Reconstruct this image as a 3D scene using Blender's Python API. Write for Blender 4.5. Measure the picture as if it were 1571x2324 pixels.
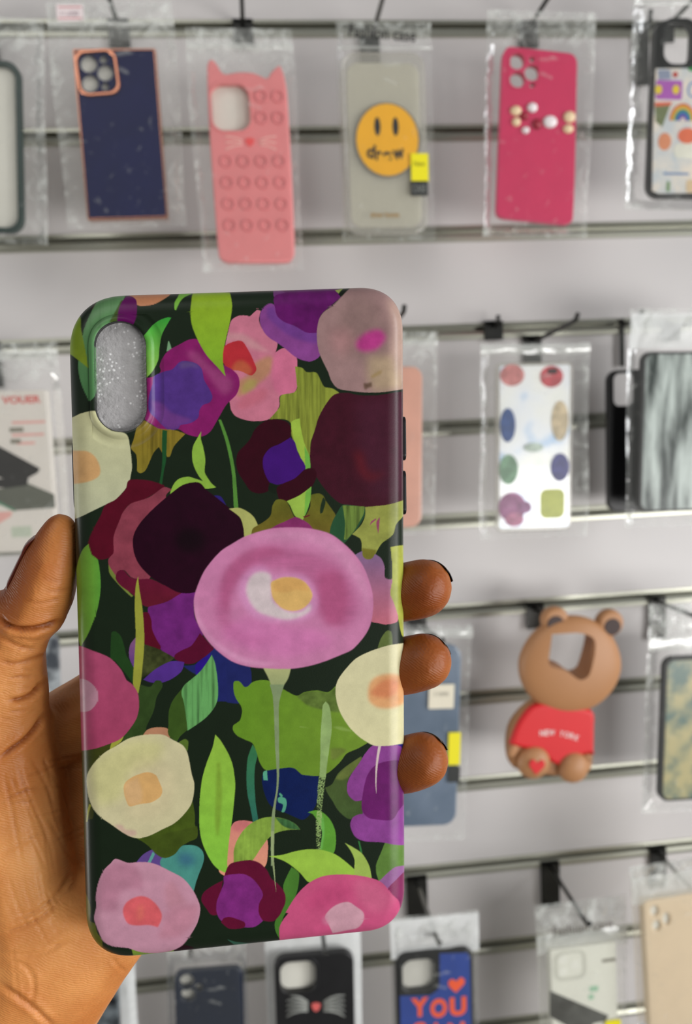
import bpy, bmesh, math, random
import numpy as np
from mathutils import Vector, Matrix, noise
random.seed(7)
D = bpy.data
for o in list(D.objects): D.objects.remove(o)
SC = bpy.context.scene
COL = SC.collection

# ------------------------------------------------------------------ camera
F_PX, CX, CY = 1900.0, 785.5, 1162.0
CAM = np.array([0.0, -0.88, 1.5])
_p, _yw, _r = math.radians(-7.12), math.radians(5.894), math.radians(-2.586)
_f = np.array([math.sin(_yw) * math.cos(_p), math.cos(_yw) * math.cos(_p), math.sin(_p)])
_ri = np.array([math.cos(_yw), -math.sin(_yw), 0.0]); _u = np.cross(_ri, _f)
RI = math.cos(_r) * _ri + math.sin(_r) * _u
UP = -math.sin(_r) * _ri + math.cos(_r) * _u
FW = _f
cd = D.cameras.new('camera'); cam = D.objects.new('camera', cd); COL.objects.link(cam)
cd.sensor_fit = 'VERTICAL'; cd.sensor_height = 36; cd.sensor_width = 24.335; cd.lens = 36 * F_PX / 2324
cd.clip_start = .01
cam.matrix_world = Matrix(((RI[0], UP[0], -FW[0], CAM[0]), (RI[1], UP[1], -FW[1], CAM[1]), (RI[2], UP[2], -FW[2], CAM[2]), (0, 0, 0, 1)))
cd.dof.use_dof = True; cd.dof.focus_distance = .206; cd.dof.aperture_fstop = 17.0
SC.camera = cam

# ------------------------------------------------------------------ exposure, sky, daylight of the shop front
SC.view_settings.view_transform = 'Standard'; SC.view_settings.look = 'None'
SC.view_settings.gamma = 1; SC.view_settings.use_curve_mapping = False
SC.view_settings.exposure = 0.0
def lin(c):
    c = [v / 255 for v in c[:3]]
    return [v / 12.92 if v <= .04045 else ((v + .055) / 1.055) ** 2.4 for v in c]
W = D.worlds.new('daylight'); SC.world = W; W.use_nodes = True
nt = W.node_tree; nt.nodes.clear()
def N(t, ty, **k):
    n = t.nodes.new(ty)
    for a, b in k.items():
        if a in n.inputs: n.inputs[a].default_value = b
        else: setattr(n, a, b)
    return n
wo = N(nt, 'ShaderNodeOutputWorld'); bg = N(nt, 'ShaderNodeBackground', Strength=0.33)
tc = N(nt, 'ShaderNodeTexCoord'); sx = N(nt, 'ShaderNodeSeparateXYZ')
rz = N(nt, 'ShaderNodeValToRGB'); el = rz.color_ramp.elements      # shop floor, street, sky
el[0].position = .25; el[0].color = (.40, .38, .36, 1); el[1].position = .75; el[1].color = (.46, .47, .50, 1)
for p, c in ((.46, (.48, .46, .44, 1)), (.50, (.60, .62, .64, 1)), (.60, (.55, .60, .68, 1))):
    e = el.new(p); e.color = c
mp = N(nt, 'ShaderNodeMapRange'); mp.inputs['From Min'].default_value = -1; mp.inputs['From Max'].default_value = 1
no = N(nt, 'ShaderNodeTexNoise', Scale=3.4, Detail=5.0, Roughness=.6)
nr = N(nt, 'ShaderNodeValToRGB'); ne = nr.color_ramp.elements; ne[0].position = .44; ne[1].position = .64
ne[0].color = (.55, .55, .55, 1); ne[1].color = (3.6, 3.6, 3.5, 1); q = ne.new(.56); q.color = (.95, .95, .95, 1)
# the dark interior and the photographer straight behind the camera
dp = N(nt, 'ShaderNodeVectorMath', operation='DOT_PRODUCT'); dp.inputs[1].default_value = (.12, -.97, -.2)
dr = N(nt, 'ShaderNodeValToRGB'); de = dr.color_ramp.elements; de[0].position = .74; de[1].position = .93; de[0].color = (1, 1, 1, 1); de[1].color = (.16, .15, .15, 1)
mu = N(nt, 'ShaderNodeMix', data_type='RGBA', blend_type='MULTIPLY'); mu.inputs[0].default_value = 1
mv = N(nt, 'ShaderNodeMix', data_type='RGBA', blend_type='MULTIPLY'); mv.inputs[0].default_value = 1
L = nt.links.new
L(tc.outputs['Generated'], sx.inputs[0]); L(sx.outputs['Z'], mp.inputs['Value']); L(mp.outputs[0], rz.inputs[0])
L(tc.outputs['Generated'], no.inputs['Vector']); L(no.outputs[0], nr.inputs[0]); L(tc.outputs['Generated'], dp.inputs[0]); L(dp.outputs['Value'], dr.inputs[0])
L(rz.outputs[0], mu.inputs[6]); L(nr.outputs[0], mu.inputs[7]); L(mu.outputs[2], mv.inputs[6]); L(dr.outputs[0], mv.inputs[7]); L(mv.outputs[2], bg.inputs[0]); L(bg.outputs[0], wo.inputs[0])
def area(name, loc, target, sx_, sy_, power, col=(1, 1, 1)):
    l = D.lights.new(name, 'AREA'); l.shape = 'RECTANGLE'; l.size = sx_; l.size_y = sy_; l.energy = power; l.color = col
    o = D.objects.new(name, l); COL.objects.link(o); o.location = loc
    o.rotation_euler = (Vector(target) - Vector(loc)).to_track_quat('-Z', 'Y').to_euler()
    return o
area('left_wall_fill', (-1.7, -.36, 1.02), (.4, 0, 1.12), .5, .7, 13, (1, .99, .96))  # added fill for the left of the wall, no window behind it
area('shop_front_light', (1.75, -2.1, .86), (0, -.25, 1.1), 2.0, .7, 50, (1, .985, .97))
area('side_window_light', (2.2, -1.35, 1.82), (0, -.67, 1.45), .55, 1.1, 26, (.96, .98, 1))
area('ceiling_light', (-.9, -1.9, 2.9), (0, 0, 1.3), 1.6, 1.2, 14, (1, .98, .95))

# ------------------------------------------------------------------ helpers
def ray(px, py):
    return FW + RI * ((px - CX) / F_PX) - UP * ((py - CY) / F_PX)
def at(px, py, Z):            # point at depth Z along the view axis
    return CAM + ray(px, py) * Z
def wp(px, py, y):            # point on the upright plane at distance y from the wall
    d = ray(px, py); return CAM + d * ((y - CAM[1]) / d[1])
def project(P):
    d = np.asarray(P) - CAM
    z = d @ FW
    return np.stack([CX + F_PX * (d @ RI) / z, CY - F_PX * (d @ UP) / z], -1)
def tag(o, label=None, cat=None, group=None, kind=None):
    if label: o['label'] = label
    if cat: o['category'] = cat
    if group: o['group'] = group
    if kind: o['kind'] = kind
    return o
def link(name, me, mat=None, parent=None, M=None):
    o = D.objects.new(name, me); COL.objects.link(o)
    if mat is not None: me.materials.append(mat)
    if parent is not None: o.parent = parent
    if M is not None: o.matrix_local = M
    return o
def empty(name, M, label, cat, group=None):
    o = D.objects.new(name, None); COL.objects.link(o); o.matrix_world = M; o.empty_display_size = .01
    return tag(o, label, cat, group)
def np_mesh(name, V, Fc, smooth=True, cols=None):
    me = D.meshes.new(name); V = np.asarray(V, np.float32); Fc = np.asarray(Fc, np.int32)
    me.vertices.add(len(V)); me.vertices.foreach_set('co', V.ravel())
    n, k = Fc.shape
    me.loops.add(n * k); me.loops.foreach_set('vertex_index', Fc.ravel())
    me.polygons.add(n); me.polygons.foreach_set('loop_start', np.arange(0, n * k, k, dtype=np.int32))
    me.polygons.foreach_set('use_smooth', np.full(n, smooth))
    me.update(calc_edges=True); me.validate()
    if cols is not None:
        a = me.color_attributes.new('print', 'FLOAT_COLOR', 'POINT')
        a.data.foreach_set('color', np.concatenate([cols, np.ones((len(cols), 1))], 1).astype(np.float32).ravel())
    return me
def mat(name, rgb, rough=.5, metal=0., spec=.5, n=.06, ns=40., bump=0., bs=200., coat=0., sss=0., alpha=None, trans=0., c2=None, aniso=(1, 1, 1), emit=None):
    m = D.materials.new(name); m.use_nodes = True; t = m.node_tree; b = t.nodes['Principled BSDF']
    c = lin(rgb); c2 = lin(c2) if c2 else [v * (1 - n) for v in c]
    tc = N(t, 'ShaderNodeTexCoord'); mp = N(t, 'ShaderNodeMapping'); mp.inputs['Scale'].default_value = aniso
    t.links.new(tc.outputs['Object'], mp.inputs[0])
    nz = N(t, 'ShaderNodeTexNoise', Scale=ns, Detail=4.0); t.links.new(mp.outputs[0], nz.inputs['Vector'])
    cr = N(t, 'ShaderNodeValToRGB'); cr.color_ramp.elements[0].position = .38; cr.color_ramp.elements[1].position = .62
    cr.color_ramp.elements[0].color = (*c2, 1); cr.color_ramp.elements[1].color = (*c, 1)
    t.links.new(nz.outputs[0], cr.inputs[0]); t.links.new(cr.outputs[0], b.inputs['Base Color'])
    b.inputs['Roughness'].default_value = rough; b.inputs['Metallic'].default_value = metal
    b.inputs['Specular IOR Level'].default_value = spec
    b.inputs['Coat Weight'].default_value = coat; b.inputs['Coat Roughness'].default_value = .08
    if trans: b.inputs['Transmission Weight'].default_value = trans
    if alpha is not None: b.inputs['Alpha'].default_value = alpha
    if bump:
        nb = N(t, 'ShaderNodeTexNoise', Scale=bs, Detail=3.0); t.links.new(mp.outputs[0], nb.inputs['Vector'])
        bu = N(t, 'ShaderNodeBump', Strength=bump, Distance=.001); t.links.new(nb.outputs[0], bu.inputs['Height'])
        t.links.new(bu.outputs[0], b.inputs['Normal'])
    m['b'] = 1
    return m
def film(name, tint=(235, 238, 232), op=.035, rough=.10, gl=.0, bump=.35, bs=60.):
    # thin clear plastic sheet: mostly see-through, glossy on its folds
    m = D.materials.new(name); m.use_nodes = True; t = m.node_tree; t.nodes.clear()
    out = N(t, 'ShaderNodeOutputMaterial'); tr = N(t, 'ShaderNodeBsdfTransparent'); df = N(t, 'ShaderNodeBsdfDiffuse', Color=(*lin(tint), 1))
    gs = N(t, 'ShaderNodeBsdfGlossy', Color=(1, 1, 1, 1), Roughness=rough)
    tc = N(t, 'ShaderNodeTexCoord'); nz = N(t, 'ShaderNodeTexNoise', Scale=bs, Detail=3.0, Roughness=.6, Distortion=1.2)
    bu = N(t, 'ShaderNodeBump', Strength=bump, Distance=.002)
    t.links.new(tc.outputs['Object'], nz.inputs['Vector']); t.links.new(nz.outputs[0], bu.inputs['Height'])
    t.links.new(bu.outputs[0], gs.inputs['Normal'])
    fr = N(t, 'ShaderNodeFresnel', IOR=1.42); t.links.new(bu.outputs[0], fr.inputs['Normal'])
    ad = N(t, 'ShaderNodeMath', operation='MULTIPLY_ADD', use_clamp=True); ad.inputs[1].default_value = 1.6; ad.inputs[2].default_value = gl * .25 - .055
    t.links.new(fr.outputs[0], ad.inputs[0])
    cl = N(t, 'ShaderNodeMath', operation='MINIMUM'); cl.inputs[1].default_value = .38; t.links.new(ad.outputs[0], cl.inputs[0]); ad = cl
    m1 = N(t, 'ShaderNodeMixShader'); m1.inputs[0].default_value = op
    if bump > .1:                                     # whitish wrinkles
        nw = N(t, 'ShaderNodeTexNoise', Scale=38., Detail=4.0, Roughness=.65, Distortion=2.5); t.links.new(tc.outputs['Object'], nw.inputs['Vector'])
        la = N(t, 'ShaderNodeAttribute', attribute_name='loose'); lo = N(t, 'ShaderNodeMapRange'); lo.inputs['To Min'].default_value = .60; lo.inputs['To Max'].default_value = .46
        hi = N(t, 'ShaderNodeMapRange'); hi.inputs['To Min'].default_value = .80; hi.inputs['To Max'].default_value = .72
        tm = N(t, 'ShaderNodeMapRange'); tm.inputs['To Min'].default_value = op; tm.inputs['To Max'].default_value = min(.9, op + .05)
        tx = N(t, 'ShaderNodeMapRange'); tx.inputs['To Min'].default_value = min(.9, op + .30); tx.inputs['To Max'].default_value = min(.95, op + .50)
        mr = N(t, 'ShaderNodeMapRange')
        for nn_, k_ in ((lo, 'From Min'), (hi, 'From Max'), (tm, 'To Min'), (tx, 'To Max')):
            t.links.new(la.outputs['Fac'], nn_.inputs['Value']); t.links.new(nn_.outputs[0], mr.inputs[k_])
        t.links.new(nw.outputs[0], mr.inputs['Value']); t.links.new(mr.outputs[0], m1.inputs[0])
    t.links.new(tr.outputs[0], m1.inputs[1]); t.links.new(df.outputs[0], m1.inputs[2])
    m2 = N(t, 'ShaderNodeMixShader'); t.links.new(ad.outputs[0], m2.inputs[0])
    t.links.new(m1.outputs[0], m2.inputs[1]); t.links.new(gs.outputs[0], m2.inputs[2]); t.links.new(m2.outputs[0], out.inputs[0])
    return m
def rrect(cx, cy, w, h, r, n=8, rot=0.):
    r = min(r, w / 2 - 1e-6, h / 2 - 1e-6); P = []
    for qx, qy, a0 in ((1, 1, 0), (-1, 1, 90), (-1, -1, 180), (1, -1, 270)):
        for i in range(n + 1):
            a = math.radians(a0 + 90 * i / n)
            P.append((qx * (w / 2 - r) + r * math.cos(a), qy * (h / 2 - r) + r * math.sin(a)))
    c, s = math.cos(rot), math.sin(rot)
    return [(cx + x * c - y * s, cy + x * s + y * c) for x, y in P]
def disc(cx, cy, r, ry=None, n=28):
    ry = ry or r
    return [(cx + r * math.cos(2 * math.pi * i / n), cy + ry * math.sin(2 * math.pi * i / n)) for i in range(n)]
def plate(name, outs, z0, z1, m, parent=None, bevel=.0004, res=2, M=None, mats=None, tagkw=None):
    # a flat piece with the given outlines (holes inside), from z0 to z1 in its parent's frame
    cu = D.curves.new(name, 'CURVE'); cu.dimensions = '2D'; cu.fill_mode = 'BOTH'
    for pts in outs:
        s = cu.splines.new('POLY'); s.points.add(len(pts) - 1)
        for i, p in enumerate(pts): s.points[i].co = (p[0], p[1], 0, 1)
        s.use_cyclic_u = True
    h = (z1 - z0) / 2; bevel = min(bevel, h * .98)
    cu.extrude = h - bevel; cu.bevel_depth = bevel; cu.bevel_resolution = res; cu.offset = -bevel
    return curve_to(name, cu, m, parent, (z0 + z1) / 2, M)
def curve_to(name, cu, m, parent, zc, M=None):
    o = D.objects.new('tmp', cu); COL.objects.link(o); dg = bpy.context.evaluated_depsgraph_get()
    me = D.meshes.new_from_object(o.evaluated_get(dg)); me.name = name
    D.objects.remove(o); D.curves.remove(cu)
    me.transform(Matrix.Translation((0, 0, zc)))
    me.materials.clear()
    for p in me.polygons: p.use_smooth = False
    ob = link(name, me, m, parent, M)
    return ob
def text(name, body, x, y, h, z, m, parent, width=None, rot=0., bold=0., thick=.00015, shear=0.):
    cu = D.curves.new(name, 'FONT'); cu.body = body; cu.align_x = 'CENTER'; cu.align_y = 'CENTER'; cu.size = 1
    cu.extrude = .01; cu.offset = bold; cu.shear = shear
    o = D.objects.new('tmp', cu); COL.objects.link(o); dg = bpy.context.evaluated_depsgraph_get()
    me = D.meshes.new_from_object(o.evaluated_get(dg)); me.name = name; D.objects.remove(o); D.curves.remove(cu)
    me.materials.clear()
    V = np.empty(len(me.vertices) * 3, np.float32); me.vertices.foreach_get('co', V); V = V.reshape(-1, 3)
    mn, mx = V.min(0), V.max(0); V[:, :2] -= (mn[:2] + mx[:2]) / 2
    sy = h / (mx[1] - mn[1]); sx = (width / (mx[0] - mn[0])) if width else sy
    V *= (sx, sy, thick / .02)
    c, s = math.cos(rot), math.sin(rot)
    V = np.stack([x + V[:, 0] * c - V[:, 1] * s, y + V[:, 0] * s + V[:, 1] * c, z + V[:, 2]], 1)
    me.vertices.foreach_set('co', V.astype(np.float32).ravel()); me.update()
    return link(name, me, m, parent)
def bm_obj(name, bm, m, parent=None, M=None, smooth=True):
    me = D.meshes.new(name); bm.to_mesh(me); bm.free()
    for p in me.polygons: p.use_smooth = smooth
    return link(name, me, m, parent, M)
def blob(name, c, r, m, parent, seg=24):
    bm = bmesh.new(); bmesh.ops.create_uvsphere(bm, u_segments=seg, v_segments=seg // 2, radius=1)
    for v in bm.verts: v.co = Vector((c[0] + v.co.x * r[0], c[1] + v.co.y * r[1], c[2] + v.co.z * r[2]))
    return bm_obj(name, bm, m, parent)
def add_box(bm, a, b):
    vs = [bm.verts.new((x, y, z)) for x in (a[0], b[0]) for y in (a[1], b[1]) for z in (a[2], b[2])]
    for f in ((0, 1, 3, 2), (4, 6, 7, 5), (0, 4, 5, 1), (2, 3, 7, 6), (0, 2, 6, 4), (1, 5, 7, 3)): bm.faces.new([vs[i] for i in f])
def add_tube(bm, pts, r, n=10):
    rings = []
    pts = [Vector(p) for p in pts]
    for i, p in enumerate(pts):
        d = (pts[min(i + 1, len(pts) - 1)] - pts[max(i - 1, 0)]).normalized()
        a = d.cross(Vector((.3, .1, 1))).normalized(); b = d.cross(a)
        rr = r[i] if isinstance(r, (list, tuple)) else r
        rings.append([bm.verts.new(p + (a * math.cos(2 * math.pi * k / n) + b * math.sin(2 * math.pi * k / n)) * rr) for k in range(n)])
    for a, b in zip(rings, rings[1:]):
        for k in range(n): bm.faces.new((a[k], a[(k + 1) % n], b[(k + 1) % n], b[k]))
    bm.faces.new(rings[0][::-1]); bm.faces.new(rings[-1])

# ------------------------------------------------------------------ the slat wall
M_slat = mat('slat_laminate', (198, 194, 192), .42, n=.03, ns=6, bump=.05, bs=300)
M_core = mat('slot_core', (70, 64, 58), .8, n=.2)
M_alu = mat('aluminium_channel', (176, 176, 162), .32, metal=.7, n=.08, ns=12, aniso=(.2, 1, 6))
Z0 = 1.5 + .3743
bm = bmesh.new()
add_box(bm, (-1.0, .014, .35), (1.1, .03, 2.35))
for k in range(-5, 16):
    add_box(bm, (-1.0, 0, Z0 - .1 * k - .1 + .0062), (1.1, .0135, Z0 - .1 * k - .0062))
wall = bm_obj('wall_back', bm, M_slat, smooth=False); wall['kind'] = 'structure'
prof = [(.001, .0074), (-.0012, .0074), (-.0016, .0040), (.0012, .0034), (.0105, .0034), (.0105, -.0006), (.0010, -.0006), (-.0014, -.0012), (-.0030, -.0050), (-.0028, -.0084), (-.0010, -.0092), (.001, -.0090)]
ti = 0
for k in range(-2, 14):
    bm = bmesh.new(); z = Z0 - .1 * k; n = len(prof)
    L0 = [bm.verts.new((-1.0, p[0], z + p[1])) for p in prof]; L1 = [bm.verts.new((1.1, p[0], z + p[1])) for p in prof]
    for i in range(n - 1): bm.faces.new((L0[i], L0[i + 1], L1[i + 1], L1[i]))
    ti += 1
    t_ = bm_obj('trim_%d' % ti, bm, M_alu, smooth=False); t_['kind'] = 'structure'
# ------------------------------------------------------------------ floral print of the held case
# every entry: trace sheet, colour, outline, options (n noise, k noise kind, s soft edge, a opacity, c second colour, d gradient direction)
SHEET = {0: (0, 0, 1.0), 1: (140, 640, 3.74), 2: (520, 640, 3.74), 3: (160, 1060, 3.928), 4: (520, 1120, 3.74),
         5: (170, 1480, 3.928), 6: (520, 1500, 3.74), 7: (180, 1860, 3.9275), 8: (520, 1860, 3.74)}
ART = []
def A(sh, col, pts, n=.05, k='b', s=0, a=1., c=None, d='v'):
    ox, oy, sc = SHEET[sh]
    v = [float(t) for t in pts.replace(',', ' ').split()]
    ART.append(([(ox + v[i] / sc, oy + v[i + 1] / sc) for i in range(0, len(v), 2)], col, n, k, s, a, c, d))
# top left
A(1, (190,125,85), '540,60 920,60 925,103 860,150 780,190 700,202 640,195 600,150')
A(1, (60,10,30), '250,240 270,200 330,150 380,130 300,190')
A(1, (90,135,85), '560,80 400,80 300,170 240,280 190,400 160,560 140,700 150,800 180,900 235,1015 280,970 300,900 310,700 350,450 420,350 480,250 520,160', n=.16, k='s', c=(70,120,70))
A(1, (60,80,30), '540,150 505,160 460,240 405,340 440,345 480,340 490,250 525,170', n=.1)
A(1, (100,125,15), '150,285 165,400 190,520 215,650 225,730 150,670 75,615 20,600 10,450 40,260', c=(120,140,20))
A(1, (88,0,80), '555,120 600,125 635,160 637,270 600,370 520,380 468,380 480,250 510,170')
A(1, (40,150,45), '930,305 900,300 830,325 770,370 720,430 690,470 700,600 700,830 770,760 820,660 830,560 850,450 890,370', c=(125,170,65))
A(1, (110,170,50), '960,238 958,180 985,130 1010,90 1110,100 1040,130 1000,175 972,235')
A(1, (110,150,110), '905,498 890,590 935,570 915,510')
# pink flower behind the magenta one
A(0, (190,108,130), '560,716 541,717 525,728 517,757 510,790 507,806 515,850 526,875 536,888 520,905 522,915 525,931 536,945 561,954 589,956 611,951 624,939 634,921 636,898 664,893 674,880 675,846 674,814 661,800 644,790 625,800 629,776 600,753 588,728 592,706 583,704 567,718', n=.05)
A(2, (195,140,145), '-60,440 100,435 200,490 290,555 372,605 180,560 90,500 -60,500', s=6, a=.8)
A(2, (172,125,85), '215,690 330,630 380,650 345,780 200,900 80,980 60,860 160,790', s=6, a=.85)
A(2, (160,150,75), '160,830 235,830 220,900 120,960 110,900', s=5, a=.7)
A(2, (200,100,135), '385,620 465,562 580,650 578,900 500,955 435,958 375,890 365,750', s=5, a=.8)
A(2, (180,85,100), '130,960 280,900 330,920 300,1000 120,1080 60,1060', s=8, a=.5)
A(0, (175,28,40), '500,800 506,789 520,779 541,773 553,777 568,802 577,822 582,839 570,852 545,842 520,838 505,820')
A(2, (178,85,50), '20,740 60,680 120,670 180,720 190,770 130,805 70,790', s=5, a=.85)
A(1, (125,12,92), '1150,487 1080,490 1000,530 910,580 860,640 833,710 840,760 790,800 715,815 700,1150 770,1210 830,1250 890,1258 990,1250 1060,1290 1140,1312 1210,1305 1270,1260 1340,1140 1400,1040 1480,960 1510,880 1500,800 1450,745 1372,700 1200,550', n=.08)
A(1, (150,60,115), '1060,590 1150,600 1250,700 1330,750 1440,830 1440,910 1380,960 1320,900 1220,760 1120,690', s=9, a=.8)
A(1, (74,42,122), '785,800 870,760 940,740 1000,680 1060,670 1140,690 1190,740 1210,830 1250,900 1280,970 1260,1020 1200,1045 1170,1090 1160,1150 1100,1195 1010,1215 990,1245 920,1258 870,1230 800,1160 740,1090 740,980 770,870', n=.1)
A(1, (112,55,130), '760,1010 850,1030 930,1110 1100,1165 1090,1190 1000,1215 985,1240 920,1250 870,1225 800,1150', s=5, a=.75)
A(1, (115,95,130), '1000,690 1060,675 1130,690 1180,740 1100,720 1010,740', s=5, a=.35)
A(1, (138,168,20), '1130,80 1280,80 1428,90 1447,200 1430,330 1400,460 1370,600 1372,700 1392,802 1330,730 1230,620 1160,500 1110,380 1095,280 1100,180', n=.05, c=(120,165,30))
A(1, (125,105,25), '690,1175 750,1205 830,1245 950,1255 1050,1290 1000,1340 950,1400 920,1480 895,1485 880,1440 855,1450 825,1400 780,1450 740,1540 710,1600 670,1622 640,1600 640,1520 630,1460 590,1410 610,1340 640,1230', n=.4, k='s', c=(125,112,30))
A(1, (24,74,36), '855,1255 895,1262 892,1400 885,1520 865,1620 850,1740 822,1740 845,1620 855,1500 850,1380')
# cream flower, left
A(0, (192,190,145), '165,947 185,938 217,933 228,955 252,977 286,985 295,1014 299.6,1057 297,1078 293,1095 282,1113 262,1134 244,1143 211,1159 172,1177 140,1180 140,955', n=.02, c=(180,182,150))
A(0, (200,155,100), '155,1028 180,1023 200,1025 217,1038 227,1060 226,1078 212,1089 188,1096 150,1100', s=2)
A(0, (132,172,55), '457,979 447,996 438,1014 436,1035 440,1057 450,1078 461,1092 445,1087 427,1082 408,1086 397,1095 388,1112 386,1124 400,1118 435,1100 460,1108 473,1109 491,1106 481,1098 473,1087 465,1073 465,1060 466,1041 461,1014 456,996', n=.06)
A(0, (78,130,48), '496,953 502,953 518,996 529,1041 535,1080 541,1153 531,1153 527,1080 521,1041 511,998', n=.04)
# purple flower, top
A(2, (128,60,132), '350,182 300,210 265,270 265,350 300,430 350,480 400,510 470,560 540,620 600,655 680,675 740,655 772,620 765,520 760,400 650,380 500,300 400,240 388,200', n=.08)
A(2, (100,50,130), '388,200 320,215 330,300 420,390 520,460 640,505 755,525 755,420 560,350 420,290', s=5, a=.8)
A(2, (110,50,115), '375,60 378,120 400,127 470,100 520,60')
A(2, (90,10,90), '400,50 920,40 960,120 900,170 830,230 780,280 765,350 752,430 660,430 560,375 470,340 410,290 390,220 378,150 400,110 480,90', n=.14)
# lime striped leaf
A(2, (128,138,45), '560,715 620,730 660,765 740,770 775,830 810,890 880,905 935,940 900,975 830,1040 790,1100 760,1180 720,1280 690,1380 688,1585 645,1585 620,1500 580,1420 530,1300 525,1200 470,1165 340,1165 430,1060 440,965 545,940 578,900', n=.5, k='s')
A(2, (150,180,58), '527,1195 600,1158 612,1250 640,1370 690,1500 690,1586 645,1586 600,1470 560,1380', n=.05)
A(2, (95,165,60), '640,1390 690,1500 690,1586 648,1586', a=.9)
# dusty pink flower top right, black petal
A(2, (150,165,80), '900,70 1090,30 1090,60 960,110', n=.1)
A(2, (14,24,12), '925,100 985,40 1010,35 1025,60 1010,95 950,130')
A(2, (150,118,116), '1020,60 1090,20 1180,10 1300,50 1420,100 1520,210 1560,300 1560,450 1560,690 1560,760 1560,905 1460,912 1300,935 1160,937 1000,920 920,900 870,840 840,760 800,680 760,580 745,450 760,330 800,260 880,200 960,120', n=.05)
A(2, (120,98,92), '960,180 1060,120 1200,110 1330,300 1380,460 1280,700 1000,620 900,500 920,300', s=22, a=.5)
A(2, (172,120,122), '860,420 1000,400 1100,520 960,620 870,560', s=18, a=.5)
A(2, (190,160,140), '1340,120 1450,200 1560,400 1560,900 1380,900 1370,600 1400,400', s=14, a=.6)
A(2, (180,160,120), '1180,640 1380,620 1480,900 1250,930 1180,820', s=14, a=.6)
A(2, (178,42,128), '1080,510 1130,450 1210,410 1290,410 1330,470 1290,540 1230,580 1130,590 1085,560', s=8, a=.95, n=.1)
A(2, (90,66,48), '1140,855 1170,860 1212,848 1215,890 1180,900 1160,920 1145,895', s=2.5, a=.85, n=.3)
A(2, (150,125,70), '1200,800 1260,760 1300,745 1290,780 1220,815', s=3, a=.6)
A(2, (60,10,28), '895,955 1000,940 1100,960 1250,962 1455,932 1570,930 1570,1300 1570,1850 1460,1862 1350,1900 1200,1920 1050,1900 950,1880 880,1830 800,1740 740,1650 700,1580 685,1480 700,1350 730,1250 760,1150 820,1040', n=.10)
A(2, (70,24,44), '1080,1000 1350,980 1560,1000 1560,1800 1300,1850 1180,1700 1100,1400', s=20, a=.7)
A(2, (95,12,24), '1060,1430 1130,1450 1160,1560 1200,1620 1340,1620 1200,1690 1100,1600', s=12, a=.7)
# dark maroon flower with violet eye
A(2, (48,0,16), '360,1165 440,1170 500,1195 528,1250 520,1310 490,1400 430,1700 320,1780 250,1795 180,1770 130,1700 80,1620 60,1540 75,1450 130,1390 180,1330 220,1250 290,1190', n=.06)
A(2, (58,2,108), '520,1320 560,1360 590,1460 640,1540 647,1590 600,1645 540,1680 460,1710 390,1722 345,1700 310,1640 288,1560 295,1480 350,1410 430,1375', n=.04)
A(2, (18,28,16), '345,1702 410,1722 408,1760 400,1800 335,1770')
A(2, (48,0,16), '645,1590 720,1585 745,1640 715,1720 680,1770 600,1810 500,1860 440,1862 410,1800 410,1740 470,1705 560,1665')
# olive leaves above the big flower
A(4, (95,98,25), '170,360 210,285 280,250 350,190 370,100 410,50 490,70 555,200 625,220 690,110 690,20 760,0 800,20 820,60 870,130 905,190 880,250 860,370 780,350 690,330 400,320 280,350', n=.10, c=(105,90,25))
A(4, (28,45,25), '800,30 820,70 795,160 775,172 772,150 780,90')
A(2, (148,182,65), '490,1860 600,1810 700,1735 690,1850 660,1950 625,2022 560,1985 520,1900')
A(2, (105,170,60), '650,1790 700,1735 690,1850 660,1950 640,1990', a=.9)
A(4, (95,12,30), '625,195 690,180 680,192 640,205')
A(4, (130,38,98), '350,300 410,265 470,240 560,200 620,220 680,260 715,305', n=.1)
A(4, (34,76,46), '975,95 1155,115 1150,190 1100,280 1050,340 1000,400 970,432 900,390 855,355 870,260 920,160')
A(4, (98,122,48), '962,100 1150,110 1140,180 1060,320 1000,390 975,390 985,250', n=.7, k='s')
A(4, (140,145,64), '1155,115 1350,95 1500,50 1500,160 1420,260 1390,350 1300,420 1260,480 1220,550 1170,558 1130,520 1125,420 1110,380 1045,345 1120,270 1155,190', n=.14)
A(4, (112,108,30), '1130,462 1255,480 1215,550 1168,558 1128,520', s=2)
A(4, (140,62,92), '1195,272 1208,237 1250,210 1245,225 1215,250')
A(4, (140,62,92), '1280,200 1250,250 1268,345 1276,260')
A(4, (155,160,58), '1372,455 1420,445 1520,435 1540,520 1540,1240 1478,1215 1460,1180 1440,1080 1420,990 1380,900 1370,820 1385,700 1385,600', n=.12)
A(4, (118,94,134), '1065,525 1130,490 1200,500 1240,515 1290,550 1320,620 1325,715 1390,730 1370,850 1400,930 1435,1040 1425,1090 1340,1112 1270,1100 1200,1075 1210,900 1150,700', n=.04, c=(190,100,118))
A(4, (112,108,30), '1132,480 1245,500 1215,550 1168,558 1135,530')
A(4, (92,108,50), '1262,1312 1290,1230 1340,1165 1380,1180 1390,1300', n=.1)
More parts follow.
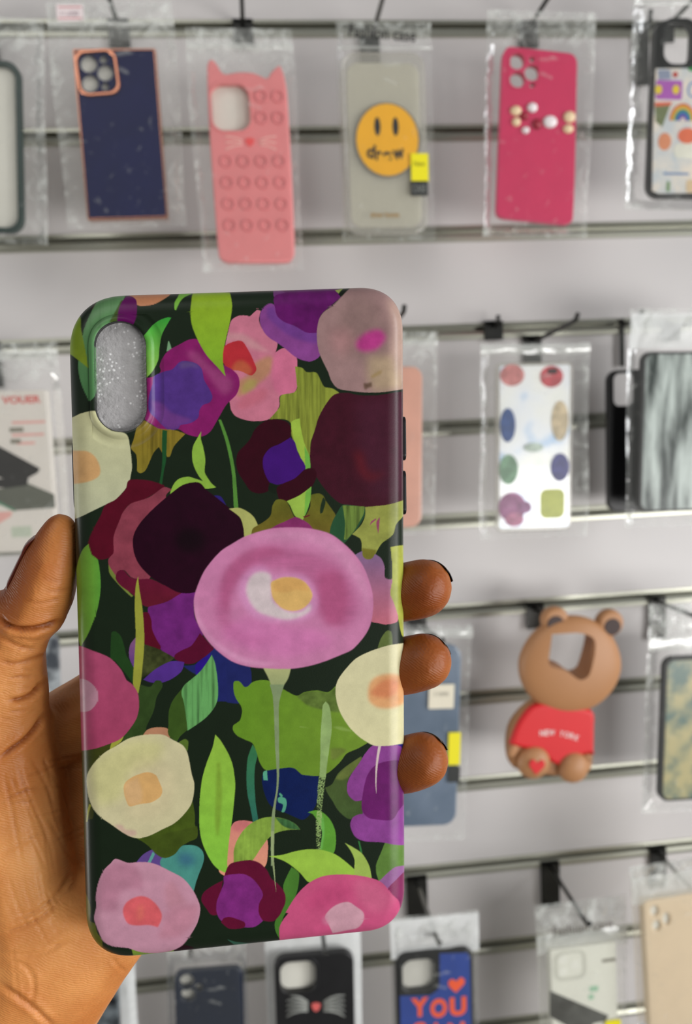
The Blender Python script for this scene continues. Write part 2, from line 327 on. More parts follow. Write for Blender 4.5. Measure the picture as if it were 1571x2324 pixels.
# maroon and rose flower, left
A(3, (82,0,26), '525,115 700,120 830,160 840,185 760,230 650,290 530,330 470,400 440,480 400,620 385,760 340,810 260,825 200,790 165,730 160,660 200,560 270,430 310,340 400,290 490,200')
A(3, (110,125,50), '340,860 400,950 480,1070 560,1150 540,1155 440,1060 350,950')
A(3, (132,54,70), '830,180 905,200 850,260 900,600 700,1000 600,998 540,980 480,920 430,930 405,970 345,880 340,820 385,760 385,620 440,470 470,400 540,325 700,270', n=.12)
A(3, (92,6,42), '412,945 440,920 480,925 530,980 600,1000 720,1000 850,1060 1010,1110 1010,1150 860,1200 700,1245 630,1220 560,1140 450,1060 405,1000', n=.08, c=(96,14,36))
A(3, (104,28,110), '1130,1100 1100,1200 1110,1350 1180,1490 1100,1600 1000,1660 920,1695 820,1640 760,1560 720,1440 690,1280 700,1245 860,1200 1000,1120', n=.12)
A(3, (36,22,105), '1270,255 1340,262 1392,350 1330,330')
A(3, (34,0,20), '890,240 1000,160 1100,135 1160,145 1210,200 1300,270 1400,350 1500,430 1530,490 1571,620 1571,800 1300,1000 1130,1110 980,1122 850,1060 730,990 620,880 565,760 560,620 620,500 740,370', n=.08)
A(3, (14,2,8), '950,580 1080,540 1200,600 1190,720 1060,770 940,700', s=14, a=.8)
A(4, (168,170,95), '0,130 80,122 150,150 210,200 245,270 200,300 180,370 130,380 120,280 90,200')
A(3, (86,0,28), '640,1300 690,1295 720,1360 730,1450 770,1540 805,1600 790,1632 740,1625 660,1570')
A(3, (24,32,95), '1000,1770 1110,1760 1200,1680 1290,1600 1400,1680 1600,1780 1600,2080 1340,2090 1270,2070 1250,1880 1120,1850', n=.06)
A(4, (24,32,92), '-20,1400 170,1480 178,1540 170,1620 120,1772 -20,1772')
A(3, (34,2,125), '1120,1755 1250,1660 1230,1740 1140,1845 1120,1850')
A(3, (84,0,38), '1155,1480 1280,1620 1200,1690 1100,1750 1020,1752 930,1710 935,1670 1000,1630 1080,1590')
A(3, (54,60,28), '640,1575 780,1620 930,1700 850,1760 740,1830 630,1880', n=.5)
A(3, (76,38,130), '650,1895 760,1800 900,1730 1015,1740 990,1820 900,1890 800,1925 720,1920', n=.05)
A(3, (125,80,116), '585,1515 530,1590 525,1700 570,1800 590,1650', c=(85,45,125))
A(3, (30,62,24), '365,1480 400,1465 450,1510 480,1600 500,1680 560,1790 565,1940 490,1840 400,1730 355,1710', n=.06)
A(5, (46,68,27), '590,290 670,310 720,255 770,260 780,310 730,400 700,530 640,660 610,760 420,810 450,720 540,590 560,480 560,380', n=.14)
A(0, (148,150,50), '313.5,1307 316,1335 323,1378 327,1429 327,1472 323,1518 320,1545 314,1574 302,1552 305,1493 308,1442 306,1378 307.5,1335', n=.04)
A(3, (115,148,38), '160,685 110,735 70,830 40,1000 40,1250 60,1500 92,1600 160,1480 230,1300 262,1150 268,1000 245,830 190,780', n=.05, c=(80,142,44), d='h')
# pink flower at the left edge
A(5, (56,60,16), '0,870 180,850 330,800 300,870 180,1000 115,1100 110,1200 160,1380 160,1480 110,1500 80,1900 20,1900', n=.12)
A(5, (148,150,50), '440,735 410,800 310,870 335,800')
A(0, (162,64,100), '150,1463 181,1466 211,1477 249,1493 275,1520 287,1543 300,1553 312.5,1572 315.6,1602 310,1630 292,1658 272,1678 246,1689 216,1699 185,1704 150,1706', n=.05, c=(158,56,92))
A(5, (172,125,140), '0,240 90,243 170,300 205,370 200,440 160,500 110,530 0,530')
# left white flower
A(5, (178,125,92), '605,745 650,690 740,670 835,690 845,790 750,760 610,765')
A(5, (54,80,24), '1220,25 1120,170 980,300 880,420 840,520 835,640 835,740 910,800 940,750 1010,690 1150,600 1240,500 1275,400 1272,250 1250,100', n=.06)
A(5, (90,150,82), '1220,25 1120,170 980,290 950,360 970,440 990,560 1005,700 1150,600 1240,500 1275,400 1272,250 1250,100', n=.6, k='s')
A(5, (82,105,34), '925,805 980,775 1012,800 1005,880 960,860')
A(5, (66,84,18), '540,1655 680,1600 780,1560 880,1500 1000,1390 1050,1330 1070,1450 1070,1540 1095,1580 1080,1650 1000,1700 930,1740 880,1800 810,1840 740,1810 680,1750 620,1700', n=.14)
A(5, (200,192,150), '700,732 790,738 870,780 960,830 1000,890 1020,970 1040,1080 1065,1180 1055,1290 1030,1370 960,1460 880,1530 780,1580 680,1630 590,1658 510,1650 430,1610 330,1540 230,1470 160,1390 120,1280 105,1160 115,1080 170,990 260,900 360,840 480,770 600,740', n=.02)
A(5, (194,190,128), '150,1000 500,790 800,800 720,1000 500,1100 420,1300 200,1380', s=16, a=.8)
A(5, (208,190,150), '520,1000 640,960 800,1000 900,1150 820,1400 600,1500 440,1440', s=22, a=.4)
A(5, (190,150,142), '350,1540 420,1540 450,1580 540,1590 550,1630 480,1640 400,1590', s=4, a=.7)
A(5, (208,162,98), '640,1070 720,1095 750,1150 780,1230 760,1290 680,1340 580,1355 490,1375 460,1330 437,1250 445,1170 520,1110', n=.04)
A(5, (208,168,118), '450,1170 560,1120 600,1250 580,1350 490,1370 440,1260', s=5, a=.8)
A(5, (150,150,40), '128,1350 142,1370 125,1430 112,1510 100,1515 108,1430')
# bottom left
A(7, (90,64,132), '510,380 560,320 620,280 670,270 740,330 745,420 640,400')
A(7, (68,138,126), '735,345 830,320 880,260 930,230 1030,232 1090,270 1112,330 1100,400 1050,530 1020,640 900,540 730,415', n=.07)
A(7, (50,96,128), '880,300 980,300 1040,360 1000,410 900,400', s=12, a=.8)
A(7, (88,155,145), '655,288 673,310 632,390 608,385')
A(7, (62,78,18), '560,160 700,140 1050,60 1050,160 960,205 900,250 850,310 770,343 700,320 640,260 600,210', n=.12)
A(7, (86,90,22), '20,600 60,660 100,780 95,900 140,930 160,1010 205,1080 200,1170 100,1100 20,900', n=.1)
A(7, (120,150,44), '465,1150 640,1175 845,1150 840,1200 490,1240')
A(7, (34,0,14), '850,1165 930,1120 1020,1140 1000,1175 840,1200')
A(7, (44,88,70), '1320,1068 1400,1090 1571,1106 1750,1110 1571,1135 1420,1135 1360,1100')
A(7, (192,138,158), '325,350 430,385 520,380 620,382 700,405 800,455 920,520 1000,610 1050,700 1078,790 1060,900 1010,1000 930,1110 850,1160 750,1185 640,1190 540,1180 430,1145 300,1130 220,1090 180,1020 135,900 135,850 150,780 148,680 170,560 220,450 280,390', n=.03)
A(7, (172,112,134), '260,400 480,400 560,520 560,630 380,640 340,820 180,810 170,600', s=9, a=.75)
A(7, (184,118,136), '800,800 960,760 1060,760 1040,900 900,1040 700,1060', s=9, a=.6)
A(7, (180,115,125), '760,600 830,540 900,640 960,750 780,790', s=8, a=.4)
A(7, (210,86,92), '390,800 420,740 480,700 550,682 620,700 690,760 735,840 730,900 700,960 620,940 520,945 440,930 400,870', s=2.2, n=.08)
A(7, (215,110,90), '520,780 570,760 570,880 520,900', s=7, a=.6)
# peach ball, leaves and maroon flower, bottom
A(0, (205,125,112), '548,1862 575,1866 597,1882 607,1906 608,1935 604,1962 590,1975 540,1975 522,1985 511,1988 497,1976 505,1940 520,1890 530,1868', c=(224,150,118), n=.03)
A(0, (190,95,105), '535,1862 560,1862 575,1880 540,1888 525,1880', s=5, a=.6)
A(0, (142,184,56), '488.5,1667 483,1695 468,1735 458,1773 453,1823 453,1875 458,1908 470,1938 483,1960 496,1973 510,1980 519,1979 516,1962 517,1940 521,1900 527,1860 532,1811 534,1780 529,1740 519,1712 501,1681', n=.05, c=(128,190,52))
A(0, (118,150,40), '492,1730 500,1730 504,1800 500,1870 494,1900 488,1870 490,1800', s=4, a=.7)
A(6, (50,116,70), '200,710 240,790 220,900 215,1020 225,1200 245,1345 205,1372 180,1240 155,1120 148,960 160,820', n=.06, c=(40,105,90))
A(6, (94,136,24), '40,180 75,170 100,185 130,220 160,215 200,180 270,162 340,170 460,240 570,295 640,265 740,250 840,265 900,215 930,250 940,350 980,450 1040,560 1120,640 1185,690 1100,740 1000,785 950,850 880,920 830,955 760,975 680,980 620,965 560,915 500,905 400,925 310,925 260,860 235,780 200,700 140,670 70,635 35,590 35,550 60,530 95,500 110,430 100,380 60,320 40,260', n=.04, c=(110,142,36), d='h')
A(6, (84,104,42), '575,297 640,267 740,252 840,267 900,220 930,260 940,440 820,420 700,390 640,360', n=.35, s=3, a=.9)
A(6, (92,96,46), '860,740 960,740 1000,760 900,840 860,830', s=4, a=.6, n=.4)
A(6, (140,168,80), '600,555 690,570 600,562', s=1.5, a=.7)
A(6, (140,168,80), '880,560 960,560 1060,600 960,590', s=2, a=.6)
A(6, (2,24,78), '320,930 500,905 560,915 620,965 760,978 745,1200 680,1310 630,1347 570,1330 480,1290 400,1260 340,1210 300,1120 280,1020 290,950', n=.08)
A(6, (80,160,128), '290,945 322,928 325,980 330,1015 292,1012')
A(6, (80,160,128), '430,1118 455,1140 450,1155 480,1170 490,1210 480,1260 465,1285 445,1280 458,1220 420,1200 415,1165 440,1152 425,1132')
A(6, (68,84,38), '815,1075 870,1050 900,1000 930,950 1000,890 1120,810 1132,830 1090,900 1030,970 1000,1060 1020,1150 1090,1190 1140,1180 1140,1300 1030,1342 980,1320 920,1260 880,1190 840,1130', n=.10, c=(64,86,40))
A(6, (108,120,52), '900,1000 1000,890 1120,812 1120,850 1030,970 960,1010', s=3, a=.6, n=.2)
A(6, (88,152,42), '668,1285 740,1268 800,1290 860,1350 900,1440 908,1530 900,1600 885,1635 770,1610 790,1450 745,1350 710,1300', n=.04)
A(6, (108,180,80), '770,1300 800,1330 810,1450 790,1600 775,1600', s=2, a=.7)
A(6, (142,170,102), '820,345 850,380 868,480 870,600 850,750 830,900 822,985 768,985 775,800 778,620 790,450 795,380', n=.08)
A(6, (142,170,102), '770,950 825,950 800,1150 785,1285 745,1275 750,1100', n=1.6, k='p')
A(6, (150,180,105), '745,1275 790,1280 780,1500 775,1610 745,1600 738,1400', n=1.6, k='p')
A(6, (128,160,56), '40,1720 40,1620 60,1540 120,1440 200,1370 300,1330 400,1327 500,1350 570,1390 605,1433 500,1435 400,1460 330,1510 270,1590 170,1720', n=.22, k='g')
A(6, (56,100,54), '392,1328 500,1348 570,1390 605,1433 520,1425 450,1395', n=.3, k='g', s=1.5)
A(8, (68,120,38), '530,405 595,460 575,620 520,730 450,860 450,1040 400,960 390,870 440,780 480,680 460,560', n=.05)
A(0, (94,2,42), '511,1982 521,1962 540,1955 568,1952 590,1959 606,1975 616,1994 632,2007 646,2026 648,2047 641,2065 635,2077 622,2090 606,2091 590,2085 570,2060 520,2020 508,2004')
A(0, (94,2,42), '506,1998 483,2010 463,2025 457,2043 470,2064 480,2076 495,2074 500,2040')
A(0, (122,34,118), '508,1990 521,1985 547,1983 560,1986 573,1994 587,2010 597,2031 588,2052 588,2074 597,2090 579,2103 557,2105 530,2102 502,2089 492,2071 492,2048 501,2023 508,2005', n=.14)
A(0, (94,2,42), '502,2093 508,2084 521,2081 536,2085 555,2093 555,2104 540,2108 519,2107')
A(0, (28,42,24), '497,2094 506,2105 520,2112 500,2112', a=.01)
A(6, (172,175,118), '290,60 525,60 500,150 450,230 430,300 375,300 345,170', c=(135,150,105), s=1)
A(6, (128,146,104), '345,200 470,200 430,330 422,450 425,700 425,950 415,1100 395,1240 385,1400 380,1740 355,1740 355,1500 365,1300 400,1100 405,950 390,700 382,450 370,290')
A(8, (150,165,115), '355,100 382,100 380,300 388,450 401,627 378,450 360,300')
A(8, (150,190,60), '330,312 450,300 560,270 680,252 800,260 900,295 980,350 1070,430 1090,480 850,490 760,500 680,532 600,450 500,370 400,325', n=.03)
A(8, (155,182,78), '983,198 1060,240 1130,290 1180,370 1200,430 1212,505 1150,500 1068,480 1065,340 1030,260', n=.03)
A(8, (45,116,54), '1095,180 1110,190 1132,285 1115,272')
A(8, (90,126,50), '1330,180 1420,205 1490,130 1560,120 1560,400 1420,405 1350,455 1272,525 1250,450 1250,380 1290,280', n=.10)
A(8, (146,92,146), '1272,525 1350,450 1420,400 1560,385 1560,450 1430,530 1350,590', n=.06)
A(8, (128,34,86), '1560,390 1560,700 1460,770 1430,690 1380,640 1355,580 1420,510 1490,440', n=.06)
A(8, (196,74,120), '430,1060 428,920 460,850 505,795 480,790 540,690 600,610 690,530 800,480 950,465 1100,475 1200,495 1290,530 1350,590 1390,640 1440,690 1452,750 1440,850 1350,920 1230,970 1100,1010 900,1040 600,1060', n=.04)
A(8, (186,58,110), '760,580 980,540 1060,640 940,700 800,760 640,740', s=12, a=.6)
A(8, (206,100,136), '1080,500 1260,540 1380,660 1300,780 1160,760 1080,620', s=12, a=.6)
A(8, (202,152,166), '815,830 850,770 920,720 1010,700 1080,740 1140,790 1140,860 1090,920 1000,940 880,965 850,900', s=1.6, n=.05)
A(8, (200,120,150), '790,850 830,800 850,900 810,890', s=4, a=.5)
# violet flower, right
A(6, (24,32,120), '1420,700 1560,640 1560,860 1470,850')
A(6, (134,58,138), '1230,715 1400,710 1470,740 1480,850 1560,900 1560,1560 1420,1562 1300,1540 1150,1530 1070,1490 1030,1400 1050,1330 1110,1300 1135,1300 1135,1180 1070,1188 1010,1130 1005,1040 1040,960 1110,860 1160,780', n=.12)
A(6, (102,18,98), '1250,880 1380,845 1490,850 1500,1180 1440,1270 1380,1350 1250,1345 1180,1330 1130,1270 1128,1180 1150,1050 1180,960', n=.10)
# white flower, right
A(0, (206,200,158), '930,1459 915,1460 881,1465 841,1478 809,1494 787,1516 769,1540 762,1561 764,1590 774,1620 793,1650 814,1671 833,1684 849,1692 868,1693 900,1690 930,1678', n=.015, c=(214,208,160))
A(6, (216,154,98), '1180,260 1200,180 1260,130 1340,110 1420,115 1500,150 1510,330 1420,390 1330,405 1250,390 1190,340', s=5, a=.95)
A(6, (206,122,76), '1200,270 1260,200 1320,160 1400,155 1440,200 1410,280 1340,315 1240,300', s=6, a=.9)
A(6, (210,190,185), '1268,715 1290,722 1275,800 1260,900 1252,1030 1253,1132 1243,1050 1243,920 1255,800')
# the big pink flower
BIG = '614,1200 664,1197 707,1200 750,1212 782,1235 806,1259 825,1286 838,1318 846,1350 847,1382 841,1417 827,1444 801,1473 774,1486 734,1502 694,1513 654,1518 608,1517 565,1513 525,1500 486,1470 460,1437 444,1401 440,1365 446,1337 465,1294 499,1253 529,1233 560,1216'
A(0, (196,120,162), BIG, n=.03, s=1.2)
A(0, (206,140,178), '614,1206 700,1208 770,1240 820,1300 835,1380 800,1455 700,1500 600,1508 500,1465 455,1385 475,1300 540,1236', s=14, a=.0)
A(0, (176,88,134), '560,1260 620,1240 690,1250 760,1280 800,1330 812,1390 780,1430 720,1390 700,1320 620,1290 540,1330 520,1400 560,1440 640,1450 560,1462 500,1420 490,1360 510,1300', s=14, a=.8, n=.1, k='h')
A(0, (168,72,116), '720,1300 770,1300 790,1350 780,1410 740,1420 725,1370', s=12, a=.75)
A(0, (170,78,122), '510,1300 560,1250 620,1240 650,1258 570,1280 525,1340 520,1400 505,1370', s=9, a=.7)
A(0, (202,110,168), '560,1400 640,1420 720,1430 760,1460 660,1490 560,1475 500,1440', s=14, a=.6)
A(0, (212,148,184), '446,1350 452,1400 490,1455 560,1495 640,1506 560,1508 490,1466 446,1405', s=6, a=.8)
A(0, (206,140,176), '560,1222 650,1204 740,1215 800,1262 835,1330 838,1390 815,1330 760,1260 680,1225', s=9, a=.6)
A(4, (206,140,185), '90,760 180,640 300,620 380,700 500,690 640,700 740,840 740,980 620,1080 380,1090 200,1040 100,900', s=9, a=.75)
A(4, (206,192,192), '150,780 190,700 260,665 350,690 360,800 380,920 500,1000 620,1000 690,930 690,990 620,1040 500,1070 380,1050 260,1010 190,940 150,850', s=5, a=.95)
A(4, (214,172,98), '355,760 400,730 460,712 560,715 640,750 690,810 708,870 680,930 620,980 540,998 460,980 400,930 365,870', s=2, n=.04)
A(4, (208,156,84), '380,760 460,716 560,718 640,752 680,830 560,820 480,840 380,830', s=4, a=.7)
# ------------------------------------------------------------------ the held phone case
def _rv(w):
    th = np.linalg.norm(w); k = w / th; K = np.array([[0, -k[2], k[1]], [k[2], 0, -k[0]], [-k[1], k[0], 0]])
    return np.eye(3) + math.sin(th) * K + (1 - math.cos(th)) * K @ K
_R = _rv(np.array([.05029, -.12444, -.01891])); _t = np.array([-.02485, .02781, .20692])
CB = np.stack([RI, -UP, FW], 1)                       # camera axes (right, down, forward) in the world
EX = CB @ _R[:, 0]; EY = -(CB @ _R[:, 1]); EZ = np.cross(EX, EY)      # right, up, outward
CO = CAM + CB @ _t
CM = Matrix(((EX[0], EY[0], EZ[0], CO[0]), (EX[1], EY[1], EZ[1], CO[1]), (EX[2], EY[2], EZ[2], CO[2]), (0, 0, 0, 1)))
def cuv(px, py, z=0.):                                # pixel -> point of the case's plane
    d = ray(px, py); o = CO + EZ * z; t = ((o - CAM) @ EZ) / (d @ EZ); P = CAM + d * t - o
    return np.array([P @ EX, P @ EY])
def cpx(P):                                           # case frame -> pixel
    P = np.asarray(P); return project(CO + P[..., :1] * EX + P[..., 1:2] * EY + P[..., 2:3] * EZ)
# print: rasterised into an array once, then stored on the mesh points
X0, Y0, X1, Y1, SS = 136, 626, 944, 2206, 2
def catmull(P, n=6):
    P = np.array(P); m = len(P); T = (np.roll(P, -1, 0) - np.roll(P, 1, 0)) / 2
    e0 = P - np.roll(P, 1, 0); e1 = np.roll(P, -1, 0) - P
    l0 = np.linalg.norm(e0, axis=1) + 1e-6; l1 = np.linalg.norm(e1, axis=1) + 1e-6
    cs = (e0 * e1).sum(1) / (l0 * l1); T[cs < .25] = 0
    tl = np.linalg.norm(T, axis=1) + 1e-6; T *= np.minimum(1, 1.0 * np.minimum(l0, l1) / tl)[:, None]
    out = []; Q = np.roll(P, -1, 0); U = np.roll(T, -1, 0)
    for i in range(n):
        t = i / n; out.append((2*t**3-3*t**2+1)*P + (t**3-2*t**2+t)*T + (-2*t**3+3*t**2)*Q + (t**3-t**2)*U)
    return np.stack(out, 1).reshape(-1, 2)
rng = np.random.RandomState(3)
def vnoise(h, w, sy, sx, oct=3):
    out = np.zeros((h, w), np.float32); a = 1.; tot = 0
    for o in range(oct):
        gy, gx = int(h / sy) + 3, int(w / sx) + 3; g = rng.rand(gy, gx).astype(np.float32)
        yy = np.linspace(0, gy - 2.01, h); xx = np.linspace(0, gx - 2.01, w)
        y0, x0 = yy.astype(int), xx.astype(int); fy = (yy - y0)[:, None]; fx = (xx - x0)[None]
        fy = fy * fy * (3 - 2 * fy); fx = fx * fx * (3 - 2 * fx)
        v = g[y0][:, x0] * (1-fy) * (1-fx) + g[y0+1][:, x0] * fy * (1-fx) + g[y0][:, x0+1] * (1-fy) * fx + g[y0+1][:, x0+1] * fy * fx
        out += a * v; tot += a; a *= .6; sy = max(sy / 2, 1); sx = max(sx / 2, 1)
    return out / tot - .5
HH, WW = (Y1 - Y0) * SS, (X1 - X0) * SS
NB = vnoise(HH, WW, 50, 50, 5); NS = vnoise(HH, WW, 260, 14, 4); NH = vnoise(HH, WW, 14, 120, 4)
NG = vnoise(HH, WW, 3, 3, 2)
IMG = np.empty((HH, WW, 3), np.float32); IMG[:] = lin((22, 34, 20)); BASE = np.ones((HH, WW), np.float32)
def boxb(m, r):
    for ax in (0, 1):
        p = np.pad(m, [(r + 1, r) if a == ax else (0, 0) for a in (0, 1)], mode='edge'); c = np.cumsum(p, ax)
        m = (c[2*r+1:] - c[:-2*r-1]) / (2*r+1) if ax == 0 else (c[:, 2*r+1:] - c[:, :-2*r-1]) / (2*r+1)
    return m
for pts, col, n_, k_, s_, a_, c2_, d_ in ART:
    P = (catmull(pts) - (X0, Y0)) * SS
    pad = int(s_ * SS * 2.2) + 3
    x0 = int(max(0, P[:, 0].min() - pad)); x1 = int(min(WW, P[:, 0].max() + pad)); y0 = int(max(0, P[:, 1].min() - pad)); y1 = int(min(HH, P[:, 1].max() + pad))
    if x1 <= x0 or y1 <= y0: continue
    h, w = y1 - y0, x1 - x0; fl = np.zeros((h, w + 1), np.int32); ys = np.arange(h) + y0 + .5
    for (ax, ay), (bx, by) in zip(P, np.roll(P, -1, 0)):
        if ay == by: continue
        lo, hi = min(ay, by), max(ay, by); r = np.nonzero((ys >= lo) & (ys < hi))[0]
        if len(r) == 0: continue
        xc = ax + (ys[r] - ay) * (bx - ax) / (by - ay); ci = np.clip(np.ceil(xc - x0 - .5), 0, w).astype(int)
        np.add.at(fl, (r, ci), 1)
    m = (np.cumsum(fl, 1)[:, :w] % 2).astype(np.float32)
    if s_:
        r = max(1, int(s_ * SS * .6))
        for _ in range(3): m = boxb(m, r)
    m = m * a_
    if s_ < 1.3 and k_ != 'p': BASE[:] = 0; BASE[y0:y1, x0:x1] = m
    elif s_ >= 1.3: m = m * BASE[y0:y1, x0:x1]
    t = (np.linspace(0, 1, h)[:, None] if d_ == 'v' else np.linspace(0, 1, w)[None])[..., None] * np.ones((h, w, 1))
    c = np.array(lin(col)) * (1 - t) + np.array(lin(c2_ or col)) * t
    ns = {'b': NB, 's': NS, 'h': NH, 'g': None, 'p': NG}[k_]
    if k_ == 'g': nn = np.roll(NS, 90, 1)[y0:y1, x0:x1] * .7 + NB[y0:y1, x0:x1] * .6
    else: nn = ns[y0:y1, x0:x1]
    if k_ == 'p':
        dens = np.linspace(-.12, .10, h)[:, None]; m = m * (nn > dens)
    elif k_ == 's': c = c * np.clip(1 - n_ * 3.0 * np.maximum(nn + .02, -.1)[..., None] , .3, 1.4)
    else: c = c * np.clip(1 + n_ * 4.2 * nn[..., None], .3, 1.8)
    IMG[y0:y1, x0:x1] = IMG[y0:y1, x0:x1] * (1 - m[..., None]) + c * m[..., None]
IMG *= (1 + .16 * NB + .10 * NG)[..., None]
IMG = IMG.reshape(HH // SS, SS, WW // SS, SS, 3).mean((1, 3))
def sample(px):
    x = np.clip(px[:, 0] - X0 - .5, 0, IMG.shape[1] - 1.01); y = np.clip(px[:, 1] - Y0 - .5, 0, IMG.shape[0] - 1.01)
    a, b = x.astype(int), y.astype(int); fx, fy = (x - a)[:, None], (y - b)[:, None]
    return IMG[b, a]*(1-fx)*(1-fy) + IMG[b, a+1]*fx*(1-fy) + IMG[b+1, a]*(1-fx)*fy + IMG[b+1, a+1]*fx*fy
# outline of the case
ZS = -.0034
Q = [cuv(153, 673, ZS), cuv(916, 648, ZS), cuv(920, 2105, ZS), cuv(197, 2181, ZS)]
RC = [.0138, .0118, .0108, .0128]
def outline(off, n=40):                               # corner-rounded quad moved inwards by off
    P = []
    for i in range(4):
        c = Q[i]; a = Q[i - 1] - c; b = Q[(i + 1) % 4] - c; a /= np.linalg.norm(a); b /= np.linalg.norm(b)
        r = RC[i]; o = c + (a + b) * r
        for k in range(n + 1):
            t = math.pi / 2 * k / n; e = 2 / 2.35
            ca, sb = math.cos(t) ** e, math.sin(t) ** e
            P.append(o - b * r * ca - a * r * sb)
    P = np.array(P)
    if off:
        T = np.roll(P, -1, 0) - np.roll(P, 1, 0); T /= np.linalg.norm(T, axis=1)[:, None]
        P = P + np.stack([T[:, 1], -T[:, 0]], 1) * off
    return P
def resamp(P, n):
    P2 = np.vstack([P, P[:1]]); s = np.r_[0, np.cumsum(np.linalg.norm(np.diff(P2, axis=0), axis=1))]
    t = np.linspace(0, s[-1], n, endpoint=False); return np.stack([np.interp(t, s, P2[:, 0]), np.interp(t, s, P2[:, 1])], 1)
RE = .0052                                            # edge rounding
INN = resamp(outline(RE), 2900)
T = np.roll(INN, -1, 0) - np.roll(INN, 1, 0); T /= np.linalg.norm(T, axis=1)[:, None]
NRM = np.stack([-T[:, 1], T[:, 0]], 1)
if ((INN - INN.mean(0)) * NRM).sum() < 0: NRM = -NRM
# camera window
HC = cuv(274.8, 855.5); hw = (cuv(333, 855.5) - cuv(216.6, 855.5))[0] / 2; hh = (cuv(275, 731) - cuv(275, 980))[1] / 2
HA = math.atan2(*( (cuv(277.5, 980) - cuv(272.5, 731))[[0, 1]] )) + math.pi
ca, sa = math.cos(0.014), math.sin(0.014)
def hsdf(uv):
    d = uv - HC; x = d[:, 0] * ca - d[:, 1] * sa; y = d[:, 0] * sa + d[:, 1] * ca
    r = hw * .97; qx, qy = np.abs(x) - hw + r, np.abs(y) - hh + r
    return np.minimum(np.maximum(qx, qy), 0) + np.hypot(np.maximum(qx, 0), np.maximum(qy, 0)) - r
def hgrad(uv, e=1e-5):
    gx = hsdf(uv + (e, 0)) - hsdf(uv - (e, 0)); gy = hsdf(uv + (0, e)) - hsdf(uv - (0, e)); g = np.stack([gx, gy], 1)
    return g / (np.linalg.norm(g, axis=1)[:, None] + 1e-12)
def height(d):                                        # raised lip around the window, then a soft groove
    h = np.zeros_like(d)
    a = np.clip((d + .0002) / .0021, 0, 1); h += np.where(d < .0019, .00075 * np.sin(math.pi * (.18 + .82 * a)), 0)
    b = np.clip((d - .0019) / .0022, 0, 1); h -= np.where(d >= .0019, .00022 * np.sin(math.pi * b), 0)
    return h
CELL = .00016
_W, _H = .0800, .1624
def homog(src, dst):
    A_ = []
    for (x, y), (u, v) in zip(src, dst):
        A_.append([x, y, 1, 0, 0, 0, -u * x, -u * y, -u]); A_.append([0, 0, 0, x, y, 1, -v * x, -v * y, -v])
    return np.linalg.svd(np.array(A_))[2][-1].reshape(3, 3)
def happly(Hm, P): q = np.column_stack([P, np.ones(len(P))]) @ Hm.T; return q[:, :2] / q[:, 2:]
_D = [(0, _H), (_W, _H), (_W, 0), (0, 0)]; 
def _inset():
    L_ = []
    for i in range(4):
        a, b = Q[i], Q[(i + 1) % 4]; d = (b - a) / np.linalg.norm(b - a); n = np.array([-d[1], d[0]])
        if n @ (np.mean(Q, 0) - a) < 0: n = -n
        L_.append((a + n * RE, d))
    out = []
    for i in range(4):
        (p, d), (q, e2) = L_[i - 1], L_[i]; t = np.linalg.solve(np.stack([d, -e2], 1), q - p)[0]; out.append(p + d * t)
    return out
QI = _inset(); HF = homog(QI, _D); HI = homog(_D, QI)
INq = happly(HF, INN)
ymax, ymin = INq[:, 1].max(), INq[:, 1].min(); ny = int((ymax - ymin) / CELL); nx = int((INq[:, 0].max() - INq[:, 0].min()) / CELL)
ys = np.linspace(ymin + 2e-6, ymax - 2e-6, ny); lef = np.full(ny, 1e9); rig = np.full(ny, -1e9)
for a, b in zip(INq, np.roll(INq, -1, 0)):
    lo, hi = min(a[1], b[1]), max(a[1], b[1]); i0, i1 = np.searchsorted(ys, lo), np.searchsorted(ys, hi)
    if i1 > i0:
        x = a[0] + (ys[i0:i1] - a[1]) / (b[1] - a[1]) * (b[0] - a[0]); lef[i0:i1] = np.minimum(lef[i0:i1], x); rig[i0:i1] = np.maximum(rig[i0:i1], x)
U = lef[:, None] + (rig - lef)[:, None] * np.linspace(0, 1, nx)[None]; V_ = np.repeat(ys[:, None], nx, 1)
G = happly(HI, np.stack([U.ravel(), V_.ravel()], 1)); dS = hsdf(G)
near = np.abs(dS) < CELL * .75
G[near] -= hgrad(G[near]) * dS[near][:, None]; d2 = hsdf(G)
keepv = d2 > -2e-6
idx = np.arange(ny * nx).reshape(ny, nx)
Fq = np.stack([idx[:-1, :-1], idx[:-1, 1:], idx[1:, 1:], idx[1:, :-1]], -1).reshape(-1, 4)
Fq = Fq[keepv[Fq].all(1)]
VG = np.column_stack([G, height(np.maximum(d2, 0)) * (d2 < .0045)])
# rounded edge and side wall
ang = np.concatenate([np.linspace(0, math.pi / 2, 34)]); rows = []
e = 2 / 2.15
for a in ang: rows.append((RE * math.sin(a) ** e, -RE * (1 - math.cos(a) ** e)))
rows += [(RE, -.0068), (RE, -.0085), (RE - .0003, -.0098), (RE - .0010, -.0106), (RE - .0024, -.0109)]
ns = len(INN); VS = []
for o_, z_ in rows: VS.append(np.column_stack([INN + NRM * (o_ if o_ > 0 else -.0003), np.full(ns, z_ if o_ > 0 else -.000012)]))
nr_ = len(rows); VS = np.concatenate(VS); base = len(VG)
j = np.arange(ns); j2 = (j + 1) % ns
FS = np.concatenate([np.stack([base + i * ns + j, base + i * ns + j2, base + (i + 1) * ns + j2, base + (i + 1) * ns + j], 1) for i in range(nr_ - 1)])
